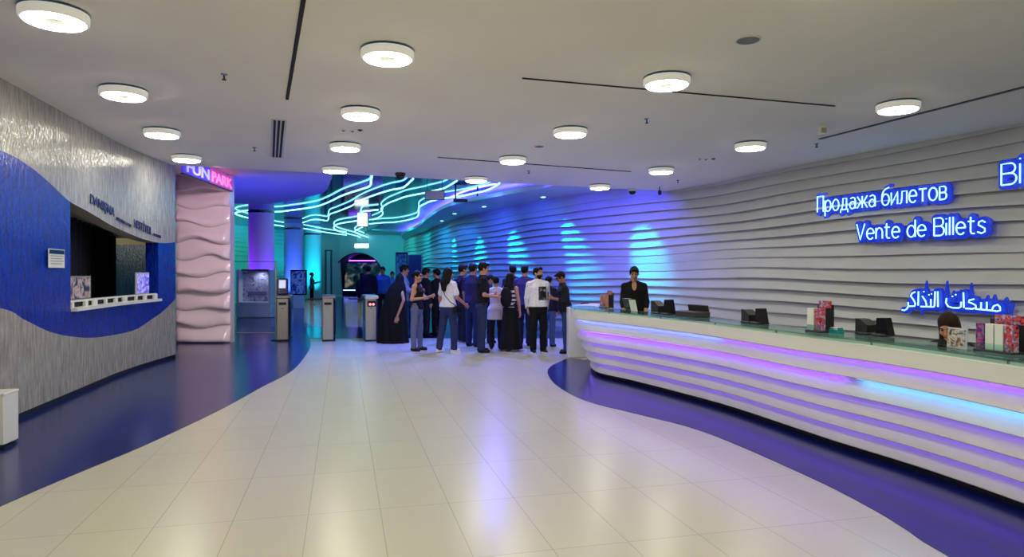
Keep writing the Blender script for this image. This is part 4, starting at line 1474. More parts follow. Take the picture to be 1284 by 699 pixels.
m = M(); m.box((0, -.045, 1.2), (.64, .01, 1.03)); obj('poster', m, picture('blue_print', [(14, 30, 110), (40, 90, 190), (150, 190, 230), (30, 50, 140)], 4.2, es=.08, seed=12), t)
m = M(); m.box((0, 0, .31), (.5, .16, .62), bev=.02); obj('stand', m, M_white, t)

# light sign letters on the pillar sign
def sign_letters(txt, x0, x1, mtl):
    o = text_mesh(txt, .30, .006, 'letter_row', mtl, .006, width=x1 - x0)
    o.parent = SIGN_PARK
    o.matrix_local = Matrix.Translation((x0, -.03, .05)) @ Matrix.Rotation(pi / 2, 4, 'X')
    return o
sign_letters('FUN', .12, SIGN_LEN * .46, emis('violet_letters', (.25, .25, 1.0), 1.3))
sign_letters('PARK', SIGN_LEN * .52, SIGN_LEN - .1, emis('pink_letters', (1.0, .12, .38), 1.2))

# ------------------------------------------------------------------ people: one continuous skin grown from a distance field
def surface_nets(Fd, org, h):
    S = Fd < 0
    nx, ny, nz = Fd.shape
    c = np.zeros((nx - 1, ny - 1, nz - 1), np.int8)
    offs = [(a, b_, d) for a in (0, 1) for b_ in (0, 1) for d in (0, 1)]
    sl = lambda A, o: A[o[0]:nx - 1 + o[0], o[1]:ny - 1 + o[1], o[2]:nz - 1 + o[2]]
    for o in offs: c += sl(S, o)
    act = (c > 0) & (c < 8)
    idx = np.argwhere(act)
    if len(idx) == 0: return np.zeros((0, 3)), np.zeros((0, 4), int)
    vid = -np.ones(act.shape, np.int64)
    vid[act] = np.arange(len(idx))
    acc = np.zeros((len(idx), 3)); cnt = np.zeros(len(idx))
    for o in offs:
        for ax in range(3):
            if o[ax]: continue
            o2 = list(o); o2[ax] = 1
            i0 = idx + np.array(o); i1 = idx + np.array(o2)
            f0 = Fd[i0[:, 0], i0[:, 1], i0[:, 2]]; f1 = Fd[i1[:, 0], i1[:, 1], i1[:, 2]]
            m = (f0 < 0) != (f1 < 0)
            t = np.zeros(len(idx)); t[m] = f0[m] / (f0[m] - f1[m])
            p = np.array(o, float)[None, :].repeat(len(idx), 0); p[:, ax] += t
            acc[m] += p[m]; cnt[m] += 1
    V = (idx + acc / cnt[:, None]) * h + org
    Q = []
    for ax in range(3):
        u, w = (ax + 1) % 3, (ax + 2) % 3
        A = np.moveaxis(S, ax, 0)
        d = A[:-1] != A[1:]
        e = np.argwhere(np.moveaxis(d, 0, ax))
        m = (e[:, u] > 0) & (e[:, w] > 0) & (e[:, u] < Fd.shape[u] - 1) & (e[:, w] < Fd.shape[w] - 1)
        e = e[m]
        def cell(du, dw):
            q = e.copy(); q[:, u] += du; q[:, w] += dw
            return vid[q[:, 0], q[:, 1], q[:, 2]]
        quad = np.stack([cell(-1, -1), cell(0, -1), cell(0, 0), cell(-1, 0)], 1)
        flip = ~S[e[:, 0], e[:, 1], e[:, 2]]
        quad[flip] = quad[flip][:, ::-1]
        Q.append(quad)
    return V, np.concatenate(Q)


class Field:
    def __init__(self, lo_, hi_, h):
        self.h = h; self.org = np.array(lo_, float)
        n = np.ceil((np.array(hi_) - self.org) / h).astype(int) + 1
        self.n = n
        self.F = np.full(tuple(n), 0.3, np.float32)
        self.ax = [self.org[i] + h * np.arange(n[i]) for i in range(3)]

    def _sub(self, lo_, hi_):
        a = np.clip(np.floor((np.array(lo_) - self.org) / self.h).astype(int), 0, self.n - 1)
        b_ = np.clip(np.ceil((np.array(hi_) - self.org) / self.h).astype(int) + 1, 1, self.n)
        sl = tuple(slice(a[i], b_[i]) for i in range(3))
        X_, Y_, Z_ = np.meshgrid(self.ax[0][sl[0]], self.ax[1][sl[1]], self.ax[2][sl[2]], indexing='ij')
        return sl, X_, Y_, Z_

    def _mix(self, sl, d, k):
        f = self.F[sl]
        if k > 0:
            hh = np.clip(.5 + .5 * (f - d) / k, 0, 1)
            self.F[sl] = f * (1 - hh) + d * hh - k * hh * (1 - hh)
        else:
            self.F[sl] = np.minimum(f, d)

    def cap(self, a, b_, ra, rb, k=.02):
        a = np.array(a, float); b_ = np.array(b_, float)
        R = max(ra, rb) + k + .03
        sl, X_, Y_, Z_ = self._sub(np.minimum(a, b_) - R, np.maximum(a, b_) + R)
        d = b_ - a; L2 = max(1e-9, float(d @ d))
        t = np.clip(((X_ - a[0]) * d[0] + (Y_ - a[1]) * d[1] + (Z_ - a[2]) * d[2]) / L2, 0, 1)
        dist = np.sqrt((X_ - a[0] - t * d[0]) ** 2 + (Y_ - a[1] - t * d[1]) ** 2 + (Z_ - a[2] - t * d[2]) ** 2) - (ra + (rb - ra) * t)
        self._mix(sl, dist, k)

    def ell(self, c, r, R=None, k=.015, sub=False):
        c = np.array(c, float); r = np.array(r, float)
        m = r.max() + k + .03
        sl, X_, Y_, Z_ = self._sub(c - m, c + m)
        x, y, z = X_ - c[0], Y_ - c[1], Z_ - c[2]
        if R is not None:
            x, y, z = (R[0][0] * x + R[1][0] * y + R[2][0] * z, R[0][1] * x + R[1][1] * y + R[2][1] * z, R[0][2] * x + R[1][2] * y + R[2][2] * z)
        q = np.sqrt((x / r[0]) ** 2 + (y / r[1]) ** 2 + (z / r[2]) ** 2)
        q2 = np.sqrt((x / r[0] ** 2) ** 2 + (y / r[1] ** 2) ** 2 + (z / r[2] ** 2) ** 2) + 1e-6
        d = np.where(q < .3, (q - 1) * r.min(), q * (q - 1) / q2)
        if sub:
            self.F[sl] = np.maximum(self.F[sl], -d)
        else:
            self._mix(sl, d, k)

    def loft(self, rings, xf, off=0.0, k=.03):
        """rings: (z, hx, hy, cx, cy) bottom to top in torso space; xf maps world -> torso space (R, t)"""
        z = np.array([r[0] for r in rings])
        R, t = xf
        X_, Y_, Z_ = np.meshgrid(*self.ax, indexing='ij')
        x = R[0][0] * X_ + R[0][1] * Y_ + R[0][2] * Z_ + t[0]
        y = R[1][0] * X_ + R[1][1] * Y_ + R[1][2] * Z_ + t[1]
        w = R[2][0] * X_ + R[2][1] * Y_ + R[2][2] * Z_ + t[2]
        zz = np.clip(w, z[0], z[-1])
        g = lambda i: np.interp(zz, z, [r[i] for r in rings])
        hx, hy, cx, cy = g(1) + off, g(2) + off, g(3), g(4)
        q = np.sqrt(((x - cx) / hx) ** 2 + ((y - cy) / hy) ** 2)
        d = (q - 1) * np.minimum(hx, hy)
        d = np.maximum(d, np.abs(w - zz) * 1.0 - .004 + np.minimum(0, d))
        self._mix((slice(None),) * 3, d.astype(np.float32), k)

    def capsub(self, a, b_, r):
        a = np.array(a, float); b_ = np.array(b_, float)
        sl, X_, Y_, Z_ = self._sub(np.minimum(a, b_) - r - .05, np.maximum(a, b_) + r + .05)
        d = b_ - a
        t = np.clip(((X_ - a[0]) * d[0] + (Y_ - a[1]) * d[1] + (Z_ - a[2]) * d[2]) / float(d @ d), 0, 1)
        q = np.sqrt((X_ - a[0] - t * d[0]) ** 2 + (Y_ - a[1] - t * d[1]) ** 2 + (Z_ - a[2] - t * d[2]) ** 2) - r
        self.F[sl] = np.maximum(self.F[sl], -q)

    def cut(self, p, nrm):
        """remove what lies on the side the normal points to"""
        X_, Y_, Z_ = np.meshgrid(*self.ax, indexing='ij')
        self.F = np.maximum(self.F, ((X_ - p[0]) * nrm[0] + (Y_ - p[1]) * nrm[1] + (Z_ - p[2]) * nrm[2]).astype(np.float32))

    def folds(self, amp, fx=19, fz=31, ph=0.0):
        X_, Y_, Z_ = np.meshgrid(*self.ax, indexing='ij')
        self.F += (amp * (np.sin(fx * X_ + 7 * Z_ + ph) * np.sin(fz * Z_ - 9 * Y_ + ph * 2) + .6 * np.sin(23 * Y_ + 13 * Z_ + ph))).astype(np.float32)

    def mesh(self, name, mtl, parent, smooth=True):
        F_ = self.F
        for ax_ in range(3):      # keep the border empty so the skin closes
            s0 = [slice(None)] * 3; s0[ax_] = 0; F_[tuple(s0)] = .1
            s0[ax_] = -1; F_[tuple(s0)] = .1
        V, Q = surface_nets(F_, self.org, self.h)
        if len(V) == 0: return None
        me = bpy.data.meshes.new(name)
        me.vertices.add(len(V)); me.vertices.foreach_set('co', V.astype(np.float32).ravel())
        me.loops.add(len(Q) * 4); me.loops.foreach_set('vertex_index', Q.astype(np.int32).ravel())
        me.polygons.add(len(Q))
        me.polygons.foreach_set('loop_start', np.arange(0, len(Q) * 4, 4, dtype=np.int32))
        me.update(calc_edges=True)
        me.polygons.foreach_set('use_smooth', [True] * len(Q))
        me.materials.append(mtl)
        me.validate()
        o = bpy.data.objects.new(name, me); COL.objects.link(o); o.parent = parent
        return o


_cm = {}
def cloth(rgb, rough=.8):
    k = (rgb, rough)
    if k not in _cm:
        _cm[k] = mat('cloth_%d_%d_%d' % rgb, rgb, rough, var=.12, scale=26, bump=.05, spec=.25)
    return _cm[k]


def skin(rgb=(176, 128, 100)):
    k = ('skin',) + rgb
    if k not in _cm: _cm[k] = mat('skin_%d' % rgb[0], rgb, .5, var=.04, scale=14, spec=.4)
    return _cm[k]


def hairm(rgb=(14, 11, 10)):
    k = ('hair',) + rgb
    if k not in _cm: _cm[k] = mat('hair_%d' % rgb[0], rgb, .62, var=.3, scale=60, spec=.2, bump=.25, stretch=(1, 1, .15))
    return _cm[k]


V3 = lambda *a: np.array(a, float)
def unit(v): v = np.array(v, float); return v / np.linalg.norm(v)


def person(label, loc, face, H=1.74, woman=False, skin_rgb=(176, 128, 100), hair_rgb=(9, 7, 7), hair='short', beard=False, glasses=False,
           top=((30, 30, 40), 'short'), hem=.88, bottom=((30, 36, 60), 'trousers'), shoes=(16, 16, 18), sole=None,
           armL=((-.18, .02, -1), (.05, .15, -1)), armR=((.18, .02, -1), (-.05, .15, -1)),
           legL=((-.04, .02, -1), (0, -.03, -1)), legR=((.04, -.02, -1), (0, -.03, -1)),
           lean=0.0, head_yaw=0.0, head_pitch=0.0, wide=1.0, curl=.5, group='people waiting before the gates', seat=None, h=.0105, vneck=False):
    """face: 0 looks away from the camera, 90 to the right, 180 at the camera"""
    t = thing('person', label, 'person', (loc[0], loc[1], 0), -radians(face), group)
    k = H / 1.75
    sw = (.172 if not woman else .150) * wide
    hw = (.088 if not woman else .092)
    th, shn, ank = .435, .415, .075
    uL, fL = .285, .25
    lg = {}
    drop = []
    for nm, sx, lgd in (('L', -1, legL), ('R', 1, legR)):
        d1, d2 = unit(lgd[0]), unit(lgd[1])
        drop.append(-(d1[2] * th + d2[2] * shn) + ank)
        lg[nm] = (sx, d1, d2)
    pz = max(drop) if seat is None else seat
    J = {}
    for nm in lg:
        sx, d1, d2 = lg[nm]
        hip = V3(sx * hw, 0, pz); kn = hip + d1 * th; an = kn + d2 * shn
        J['hip' + nm], J['kn' + nm], J['an' + nm] = hip, kn, an
    ca, sa = cos(lean), sin(lean)
    piv = V3(0, 0, pz)
    def up_(x, y, z):          # torso space (z measured with hips at .91) -> body space
        dz = z - .91
        return piv + V3(x, y * ca + dz * sa, -y * sa + dz * ca)
    Rw = np.array([[1, 0, 0], [0, ca, -sa], [0, sa, ca]])
    # inverse: torso = Rw^T... y' = (y*ca - z*sa), z' = (y*sa + z*ca)
    Rt = np.array([[1, 0, 0], [0, ca, -sa], [0, sa, ca]])
    tt = -Rt @ piv + V3(0, 0, .91)
    xf = (Rt, tt)
    for nm, sx, ar in (('L', -1, armL), ('R', 1, armR)):
        s = up_(sx * sw, -.005, 1.392)
        e = s + unit(ar[0]) * uL; w = e + unit(ar[1]) * fL
        J['sh' + nm], J['el' + nm], J['wr' + nm] = s, e, w
    if woman:
        rings = [(.80, .10, .09, 0, 0), (.88, .168 * wide, .118, 0, -.008), (.95, .165 * wide, .112, 0, -.004), (1.08, .122 * wide, .088, 0, .004),
                 (1.20, .138 * wide, .10, 0, .012), (1.28, .142 * wide, .118, 0, .022), (1.37, .128 * wide, .09, 0, .004), (1.42, .085, .064, 0, -.006), (1.475, .048, .05, 0, -.008)]
    else:
        rings = [(.80, .10, .09, 0, 0), (.88, .158 * wide, .112, 0, -.004), (.95, .160 * wide, .112, 0, 0), (1.08, .150 * wide, .105, 0, .008),
                 (1.22, .165 * wide, .112, 0, .008), (1.33, .175 * wide, .115, 0, .004), (1.40, .140, .085, 0, -.004), (1.44, .090, .064, 0, -.008), (1.49, .056, .056, 0, -.008)]
    # head frame
    hc = up_(0, .012, 1.615)
    neck0 = up_(0, -.012, 1.43)
    cy_, sy_ = cos(-radians(head_yaw)), sin(-radians(head_yaw))
    pt = lean * .55 + head_pitch
    cp_, sp_ = cos(pt), sin(pt)
    Rz = np.array([[cy_, -sy_, 0], [sy_, cy_, 0], [0, 0, 1]])
    Rx = np.array([[1, 0, 0], [0, cp_, sp_], [0, -sp_, cp_]])
    HR = Rz @ Rx
    hp = lambda x, y, z: hc + HR @ V3(x, y, z)
    allp = np.array(list(J.values()) + [hc + V3(0, 0, .17), hc, up_(0, .2, 1.2), up_(0, -.2, 1.2)])
    lo_ = allp.min(0) - .25; hi_ = allp.max(0) + .25
    lo_[2] = min(-.03, lo_[2] + .12); hi_[2] = hc[2] + .22
    sc = 1.0 / k
    def field(lo2=None, hi2=None, hh=None):
        return Field(lo_ if lo2 is None else lo2, hi_ if hi2 is None else hi2, hh or h)

    t.scale = (k, k, k)

    # ---- body skin
    B = field()
    B.loft(rings, xf, 0.0, .02)
    for nm, sx in (('L', -1), ('R', 1)):
        B.cap(J['hip' + nm], J['kn' + nm], .082, .052, .03)
        B.cap(J['kn' + nm], J['an' + nm], .052, .036, .012)
        mid = J['kn' + nm] * .68 + J['an' + nm] * .32 + V3(0, -.014, 0)
        B.ell(mid, (.044, .048, .10), k=.02)
        fo = V3(sx * .04, .15, 0)
        an = J['an' + nm]
        B.cap(an + V3(0, -.03, -.035), an + V3(sx * .02, .13, -.05), .036, .026, .02)
        B.cap(up_(sx * .05, -.01, 1.44), J['sh' + nm], .042, .044, .02)
        B.cap(J['sh' + nm], J['el' + nm], .047, .038, .03)
        B.cap(J['el' + nm], J['wr' + nm], .038, .026, .012)
        # hand
        fd = unit(J['wr' + nm] - J['el' + nm])
        side = np.cross(fd, V3(0, 1, 0)); 
        if np.linalg.norm(side) < .3: side = np.cross(fd, V3(0, 0, 1))
        side = unit(side)
        pn = unit(V3(-sx, .15, .0) - fd * np.dot(V3(-sx, .15, 0), fd))   # palm looks to the body
        sp = unit(np.cross(fd, pn))
        if np.dot(sp, V3(0, 1, .3)) < 0: sp = -sp                          # thumb side forward
        wr = J['wr' + nm]
        for fi, (lat, ln) in enumerate(((.026, .075), (.009, .083), (-.009, .078), (-.025, .062))):
            b0 = wr + sp * lat * .6 + fd * .01
            b1 = wr + sp * lat + fd * .082
            B.cap(b0, b1, .0155, .0125, .006)
            d1 = unit(fd * cos(curl * .8) + pn * sin(curl * .8)); d2 = unit(fd * cos(curl * 1.9) + pn * sin(curl * 1.9))
            b2 = b1 + d1 * ln * .52; b3 = b2 + d2 * ln * .48
            B.cap(b1, b2, .0115, .0105, .002); B.cap(b2, b3, .0105, .0088, .002)
        t0 = wr + sp * .02 + fd * .025; t1 = t0 + unit(sp * .8 + fd * .6 + pn * .35) * .042; t2 = t1 + unit(fd * .9 + sp * .25 + pn * .35) * .032
        B.cap(t0, t1, .0145, .012, .006); B.cap(t1, t2, .012, .0095, .003)
    B.cap(neck0, hp(0, -.02, -.06), .056 if not woman else .046, .052 if not woman else .044, .02)
    B.ell(hp(0, -.012, .025), (.073, .092, .098), HR, .015)
    B.ell(hp(0, .022, -.045), (.056, .066, .078), HR, .025)
    B.cap(hp(0, .068, -.098), hp(0, .066, -.102), .020, .020, .02)       # chin
    B.cap(hp(0, .083, .022), hp(0, .104, -.022), .009, .0145, .010)      # nose
    B.cap(hp(-.04, .076, .036), hp(.04, .076, .036), .011, .011, .010)   # brow
    for sx in (-1, 1):
        B.ell(hp(sx * .075, -.012, -.006), (.011, .02, .03), HR, .004)   # ears
        B.ell(hp(sx * .043, .058, -.03), (.022, .02, .022), HR, .02)     # cheeks
    B.mesh('body', skin(skin_rgb), t)
    # face details as parts
    for sx in (-1, 1):
        c = hp(sx * .030, .078, .012)
        m = M(); m.lathe([(.001, -.011), (.008, -.008), (.0115, 0), (.008, .008), (.001, .011)], n=10)
        m.v = [tuple(V3(*v) + c) for v in m.v]; obj('eye', m, M_eye, t, smooth=True)
    m = M(); m.tube([hp(-.024, .082, -.066), hp(-.01, .091, -.063), hp(.01, .091, -.063), hp(.024, .082, -.066)], .0065, 6)
    obj('mouth', m, M_lip, t, smooth=True)
    for sx in (-1, 1):
        m = M(); m.tube([hp(sx * .014, .090, .036), hp(sx * .034, .087, .041), hp(sx * .052, .074, .034)], .005, 6)
        obj('eyebrow', m, hairm(hair_rgb), t, smooth=True)
    if glasses:
        m = M()
        for sx in (-1, 1):
            m.tube([hp(sx * .032 + .024 * cos(a), .101 - .01 * abs(cos(a)), .010 + .018 * sin(a)) for a in [pi * q / 8 for q in range(16)]], .0035, 6, closed=True)
            m.tube([hp(sx * .055, .094, .014), hp(sx * .078, .04, .014), hp(sx * .078, -.02, .008)], .003, 6)
        obj('glasses', m, M_black, t)
    # ---- hair
    if hair:
        a = hc - .26; b_ = hc + .20
        if hair == 'long': a = a - V3(0, .05, .22)
        Hf = Field(a, b_, h * .95)
        if hair == 'short':
            Hf.ell(hp(0, -.018, .036), (.083, .102, .104), HR, 0)
            Hf.ell(hp(0, .075, .082), (.055, .035, .034), HR, .03)
            Hf.ell(hp(0, .105, -.035), (.105, .085, .105), HR, sub=True)
            Hf.ell(hp(0, -.05, -.125), (.12, .13, .075), HR, sub=True)
        elif hair == 'long':
            Hf.ell(hp(0, -.022, .034), (.088, .106, .108), HR, 0)
            Hf.cap(hp(0, -.06, -.02), up_(0, -.10, 1.44), .082, .085, .03)
            Hf.cap(up_(-.02, -.105, 1.45), up_(.0, -.125, 1.30), .08, .055, .03)
            for sx in (-1, 1): Hf.cap(hp(sx * .062, -.02, -.01), up_(sx * .075, -.055, 1.44), .032, .03, .03)
            Hf.ell(hp(0, .105, -.035), (.070, .082, .108), HR, sub=True)
        elif hair == 'bun':
            Hf.ell(hp(0, -.018, .034), (.082, .100, .102), HR, 0)
            Hf.ell(hp(0, -.115, .03), (.042, .04, .042), None, .02)
            Hf.ell(hp(0, .105, -.035), (.1, .085, .105), HR, sub=True)
            Hf.ell(hp(0, -.05, -.125), (.12, .13, .075), HR, sub=True)
        Hf.folds(.0022, 60, 40)
        Hf.mesh('hair', hairm(hair_rgb), t)
    if beard:
        Bf = Field(hc - .2, hc + .14, h * .9)
        Bf.ell(hp(0, .024, -.058), (.062, .070, .074), HR, 0)
        Bf.ell(hp(0, .06, .005), (.07, .075, .05), HR, sub=True)
        Bf.ell(hp(0, .10, -.065), (.022, .03, .010), HR, sub=True)
        Bf.mesh('beard', hairm(hair_rgb), t)
    # ---- clothes
    trgb, sleeve = top
    def sleeves(f, off):
        for nm in ('L', 'R'):
            if sleeve != 'none': f.cap(up_((-.05 if nm == 'L' else .05), -.01, 1.44), J['sh' + nm], .042 + off, .044 + off, .02)
            s, e, w = J['sh' + nm], J['el' + nm], J['wr' + nm]
            if sleeve == 'short':
                f.cap(s, s + (e - s) * .68, .045 + off, .047 + off, .03)
            elif sleeve == 'long':
                f.cap(s, e, .045 + off, .043 + off, .03); f.cap(e, e + (w - e) * .93, .043 + off, .032 + off, .015)
            elif sleeve == 'rolled':
                f.cap(s, e, .045 + off, .044 + off, .03); f.cap(e, e + (w - e) * .35, .044 + off, .040 + off, .015)
    Tf = field()
    rr = [(min(hem, .86), rings[1][1] + .028, rings[1][2] + .022, 0, rings[1][4])] + [(q_[0], q_[1] + (.024 if q_[0] < .98 else .008 if q_[0] < 1.1 else 0), q_[2] + (.018 if q_[0] < .98 else .006 if q_[0] < 1.1 else 0), q_[3], q_[4]) for q_ in rings[1:]]
    Tf.loft(rr, xf, .016, .02)
    sleeves(Tf, .012)
    Tf.folds(.003, 17, 25, len(label))
    zr = up_(0, 0, hem); nn = Rt.T @ V3(0, 0, -1)
    if lean or True:
        pass
    # cut hem only near the torso so that lowered sleeves stay whole
    X_, Y_, Z_ = np.meshgrid(*Tf.ax, indexing='ij')
    wz = Rt[2][0] * X_ + Rt[2][1] * Y_ + Rt[2][2] * Z_ + tt[2]
    Tf.F = np.where(np.abs(X_) < rings[1][1] + .035, np.maximum(Tf.F, (hem - wz)), Tf.F).astype(np.float32)
    Tf.capsub(neck0 + (neck0 - hp(0, -.02, -.06)) * -.22, hp(0, -.01, .02), .060 if not woman else .054)
    Tf.F = np.maximum(Tf.F, wz - 1.50).astype(np.float32)
    if vneck:
        Tf.ell(up_(0, .105, 1.43), (.045, .10, .105), None, sub=True)
    if sleeve == 'none':
        Tf.F = np.maximum(Tf.F, (np.abs(X_) - (sw - .012)).astype(np.float32))
    Tf.mesh('shirt', cloth(trgb), t)
    brgb, kind = bottom
    Lf = field(hi2=V3(hi_[0], hi_[1], pz + .26))
    low = [(z, a_ + .001, b2, c_, d_) for (z, a_, b2, c_, d_) in rings if z <= 1.09]
    if kind == 'trousers' or kind == 'slim':
        wd = .012 if kind == 'slim' else .020
        Lf.loft(low, xf, .011, .02)
        for nm in ('L', 'R'):
            Lf.cap(J['hip' + nm], J['kn' + nm], .086 + wd * .6, .054 + wd, .03)
            Lf.cap(J['kn' + nm], J['an' + nm] + V3(0, 0, -.02), .054 + wd, .042 + wd * 1.25, .02)
        Lf.folds(.0035, 15, 33, len(label))
        X_, Y_, Z_ = np.meshgrid(*Lf.ax, indexing='ij')
        wz = Rt[2][0] * X_ + Rt[2][1] * Y_ + Rt[2][2] * Z_ + tt[2]
        Lf.F = np.maximum(Lf.F, np.maximum(wz - 1.04, .052 - Z_)).astype(np.float32)
        Lf.mesh('trousers', cloth(brgb), t)
    elif kind == 'skirt':
        rs = [(.06 - pz + .91, .27, .25, 0, 0), (.45 - pz + .91, .21, .19, 0, 0), (.80, .178, .14, 0, 0)] + low[1:]
        Lf.loft(sorted(rs), xf if abs(lean) < .1 else (np.eye(3), V3(0, 0, .91 - pz)), .012, .02)
        X_, Y_, Z_ = np.meshgrid(*Lf.ax, indexing='ij')
        Lf.F += (.010 * np.sin(11 * np.arctan2(Y_, X_)) * np.clip((.8 - Z_), 0, 1)).astype(np.float32)
        Lf.F = np.maximum(Lf.F, .05 - Z_).astype(np.float32)
        Lf.mesh('skirt', cloth(brgb), t)
    # ---- shoes
    for nm, sx in (('L', -1), ('R', 1)):
        an = J['an' + nm]
        d2 = lg[nm][2]
        Sf = Field(an - V3(.12, .14, .12), an + V3(.14, .26, .12), h)
        Sf.cap(an + V3(0, -.03, -.03), an + V3(sx * .018, .13, -.044), .044, .035, .02)
        Sf.cap(an + V3(0, -.005, .012), an + V3(0, -.005, -.02), .040, .044, .02)
        Sf.cut(an + V3(0, 0, -ank + .003), (0, 0, -1))
        so = Sf.mesh('shoe', cloth(shoes, .5), t)
        if sole and so:
            m = M()
            pl = [(an[0] + sx * .01 * q_ + a_, an[1] + b2) for q_, a_, b2 in ((0, -.042, -.06), (0, .0, -.078), (0, .042, -.06), (1, .045, .04), (1, .044, .12), (1, .028, .158), (1, .0, .168), (1, -.028, .158), (1, -.044, .12), (1, -.045, .04))]
            m.prism(pl, an[2] - ank + .001, an[2] - ank + .026); obj('sole', m, cloth(sole, .5), so)
    t['_J'] = 0
    del t['_J']
    return t, {n_: (Matrix.Translation((loc[0], loc[1], 0)) @ Matrix.Rotation(-radians(face), 4, 'Z') @ Vector([float(q_) * k for q_ in v])) for n_, v in
               list(J.items()) + [('head', hc), ('chest', up_(0, .14, 1.25)), ('back', up_(0, -.12, 1.25)), ('hipsR', up_(.2, 0, .95)), ('hipsL', up_(-.2, 0, .95))]}


M_eye = mat('eye_dark', (40, 34, 32), .2)
M_lip = mat('lip', (140, 84, 76), .45)


def at_px(px, foot, topy):
    p = P(px, foot, 0)
    q = D(px, topy, p.y)
    return (p.x, p.y), q.z


def who(px, foot, topy, face, label, **kw):
    loc, hh = at_px(px, foot, topy)
    return person(label, loc, face, H=hh / 1.0, **kw)


LOOSE_L = ((-.12, .04, -1), (.0, .16, -1)); LOOSE_R = ((.12, .04, -1), (0, .16, -1))
NAVY = (20, 22, 48); BLACK = (12, 12, 16); JEAN = (34, 46, 86); LJEAN = (96, 104, 138)

# man in pale shirt behind the robed woman
who(505.5, 424.5, 333, 85, 'man in a pale shirt standing behind the black robe', top=((120, 130, 170), 'long'), bottom=(JEAN, 'trousers'),
    armR=((.1, .5, -1), (-.1, 1, .0)), armL=((-.1, .4, -1), (.1, 1, .05)), lean=.03)
# woman in black, folded arms, light jeans
who(523, 440, 340, 105, 'woman in black top and light grey jeans with glasses', woman=True, top=(BLACK, 'none'), bottom=(LJEAN, 'slim'), hair='bun', glasses=True,
    armL=((-.15, .35, -1), (.45, .9, .25)), armR=((.25, -.1, -1), (-.6, .8, .1)), skin_rgb=(190, 140, 116), hem=.90, legL=((-.06, .05, -1), (0, 0, -1)), legR=((.08, -.06, -1), (0, 0, -1)))
# dark group farther back
who(534, 423, 337, 60, 'person in all dark clothes behind the woman with glasses', top=((14, 16, 34), 'long'), bottom=((14, 16, 32), 'trousers'), h=.013)
who(548, 420.5, 338, 300, 'person in dark clothes facing left beside the white shirt woman', top=((16, 16, 30), 'long'), bottom=((16, 18, 36), 'trousers'), h=.013,
    armR=((.1, .4, -1), (-.4, .9, .3)))
# woman in white T-shirt
w1, J1 = who(562, 442, 336, 38, 'woman with long dark hair in a white T-shirt seen from behind', woman=True, top=((226, 222, 232), 'short'), bottom=((44, 50, 92), 'trousers'),
    hair='long', hair_rgb=(16, 12, 14), shoes=(222, 222, 226), sole=(235, 235, 235), hem=.93, wide=1.08, skin_rgb=(178, 128, 104),
    armR=((.25, .15, -1), (.1, .8, -.55)), armL=((-.2, -.05, -1), (-.05, .2, -1)), legL=((-.07, -.12, -1), (0, -.25, -1)), legR=((.05, .14, -1), (0, -.02, -1)))
w2, J2 = who(580, 431, 332, 60, 'man with a dark backpack behind the white shirt woman', top=((26, 24, 56), 'short'), bottom=((22, 26, 50), 'trousers'), shoes=(120, 120, 140), sole=(220, 220, 225))
w3, J3 = who(593, 435, 331, 35, 'man in a violet navy T-shirt turned away in the middle of the queue', top=((38, 32, 84), 'short'), bottom=((36, 46, 92), 'trousers'), wide=1.1,
    skin_rgb=(168, 120, 98))
w4, J4 = who(604, 442, 329.5, 78, 'tall man in a black polo shirt and belted jeans facing right', top=((14, 14, 22), 'short'), bottom=((40, 50, 88), 'trousers'), wide=1.08,
    armR=((.12, .0, -1), (-.35, 1, -.15)), armL=((-.12, .05, -1), (.4, 1, -.05)), skin_rgb=(186, 136, 112), hem=.96, lean=.04)
who(614.5, 430, 345, 80, 'shorter woman with black hair looking down beside the black polo', woman=True, top=((18, 18, 30), 'short'), bottom=((24, 24, 44), 'trousers'), head_pitch=.4,
    armR=((.1, .3, -1), (-.2, .9, .7)), hair='bun')
who(622, 438, 347, 5, 'person in a long white tunic seen from behind', woman=True, top=((205, 196, 226), 'short'), bottom=((28, 22, 40), 'trousers'), hem=.70, hair='short',
    armL=((-.35, .3, -.5), (.1, .3, 1)), armR=((.15, .1, -1), (0, .3, -1)))
w5, J5 = who(640, 440, 343, 28, 'woman with long black hair in a striped top and black skirt', woman=True, top=((222, 214, 228), 'none'), bottom=((12, 12, 18), 'skirt'), hair='long',
    shoes=(205, 200, 200), sole=(230, 230, 230), hem=.97, armR=((.22, .0, -1), (.02, .22, -1)), skin_rgb=(182, 132, 110))
who(643, 432, 333, 350, 'man with short dark hair behind the striped top woman', top=((28, 32, 70), 'short'), bottom=((22, 26, 50), 'trousers'))
who(658, 434, 333, 20, 'man in a violet blue shirt left of the white sweatshirt', top=((52, 52, 124), 'short'), bottom=((24, 28, 60), 'trousers'), wide=1.05)
w6, J6 = who(675, 443, 335.5, 160, 'bearded man in a white sweatshirt with a black print', top=((226, 224, 232), 'long'), bottom=((12, 12, 18), 'trousers'), beard=True,
    shoes=(20, 20, 24), sole=(215, 215, 215), head_yaw=-28, head_pitch=-.18, hem=.93, wide=1.12, armL=((-.15, -.15, -1), (.1, -.2, -1)), armR=((.1, -.25, -1), (-.2, -.3, -1)),
    skin_rgb=(184, 138, 114), lean=-.03)
who(688, 435, 347, 30, 'person in a dark jacket and blue jeans half hidden by the sweatshirt man', top=((20, 22, 48), 'long'), bottom=((70, 88, 140), 'trousers'))
w7, J7 = who(709.5, 443, 340.5, 262, 'man with glasses in a dark shirt looking down at his phone', top=((22, 24, 34), 'rolled'), bottom=((48, 62, 110), 'trousers'), glasses=True,
    armR=((.16, .0, -1), (-.45, .9, .22)), armL=((-.14, .05, -1), (.40, .9, .24)), lean=.15, head_pitch=.42, skin_rgb=(150, 104, 80), curl=.9,
    legL=((-.05, .06, -1), (0, -.05, -1)), legR=((.06, -.10, -1), (0, -.06, -1)))
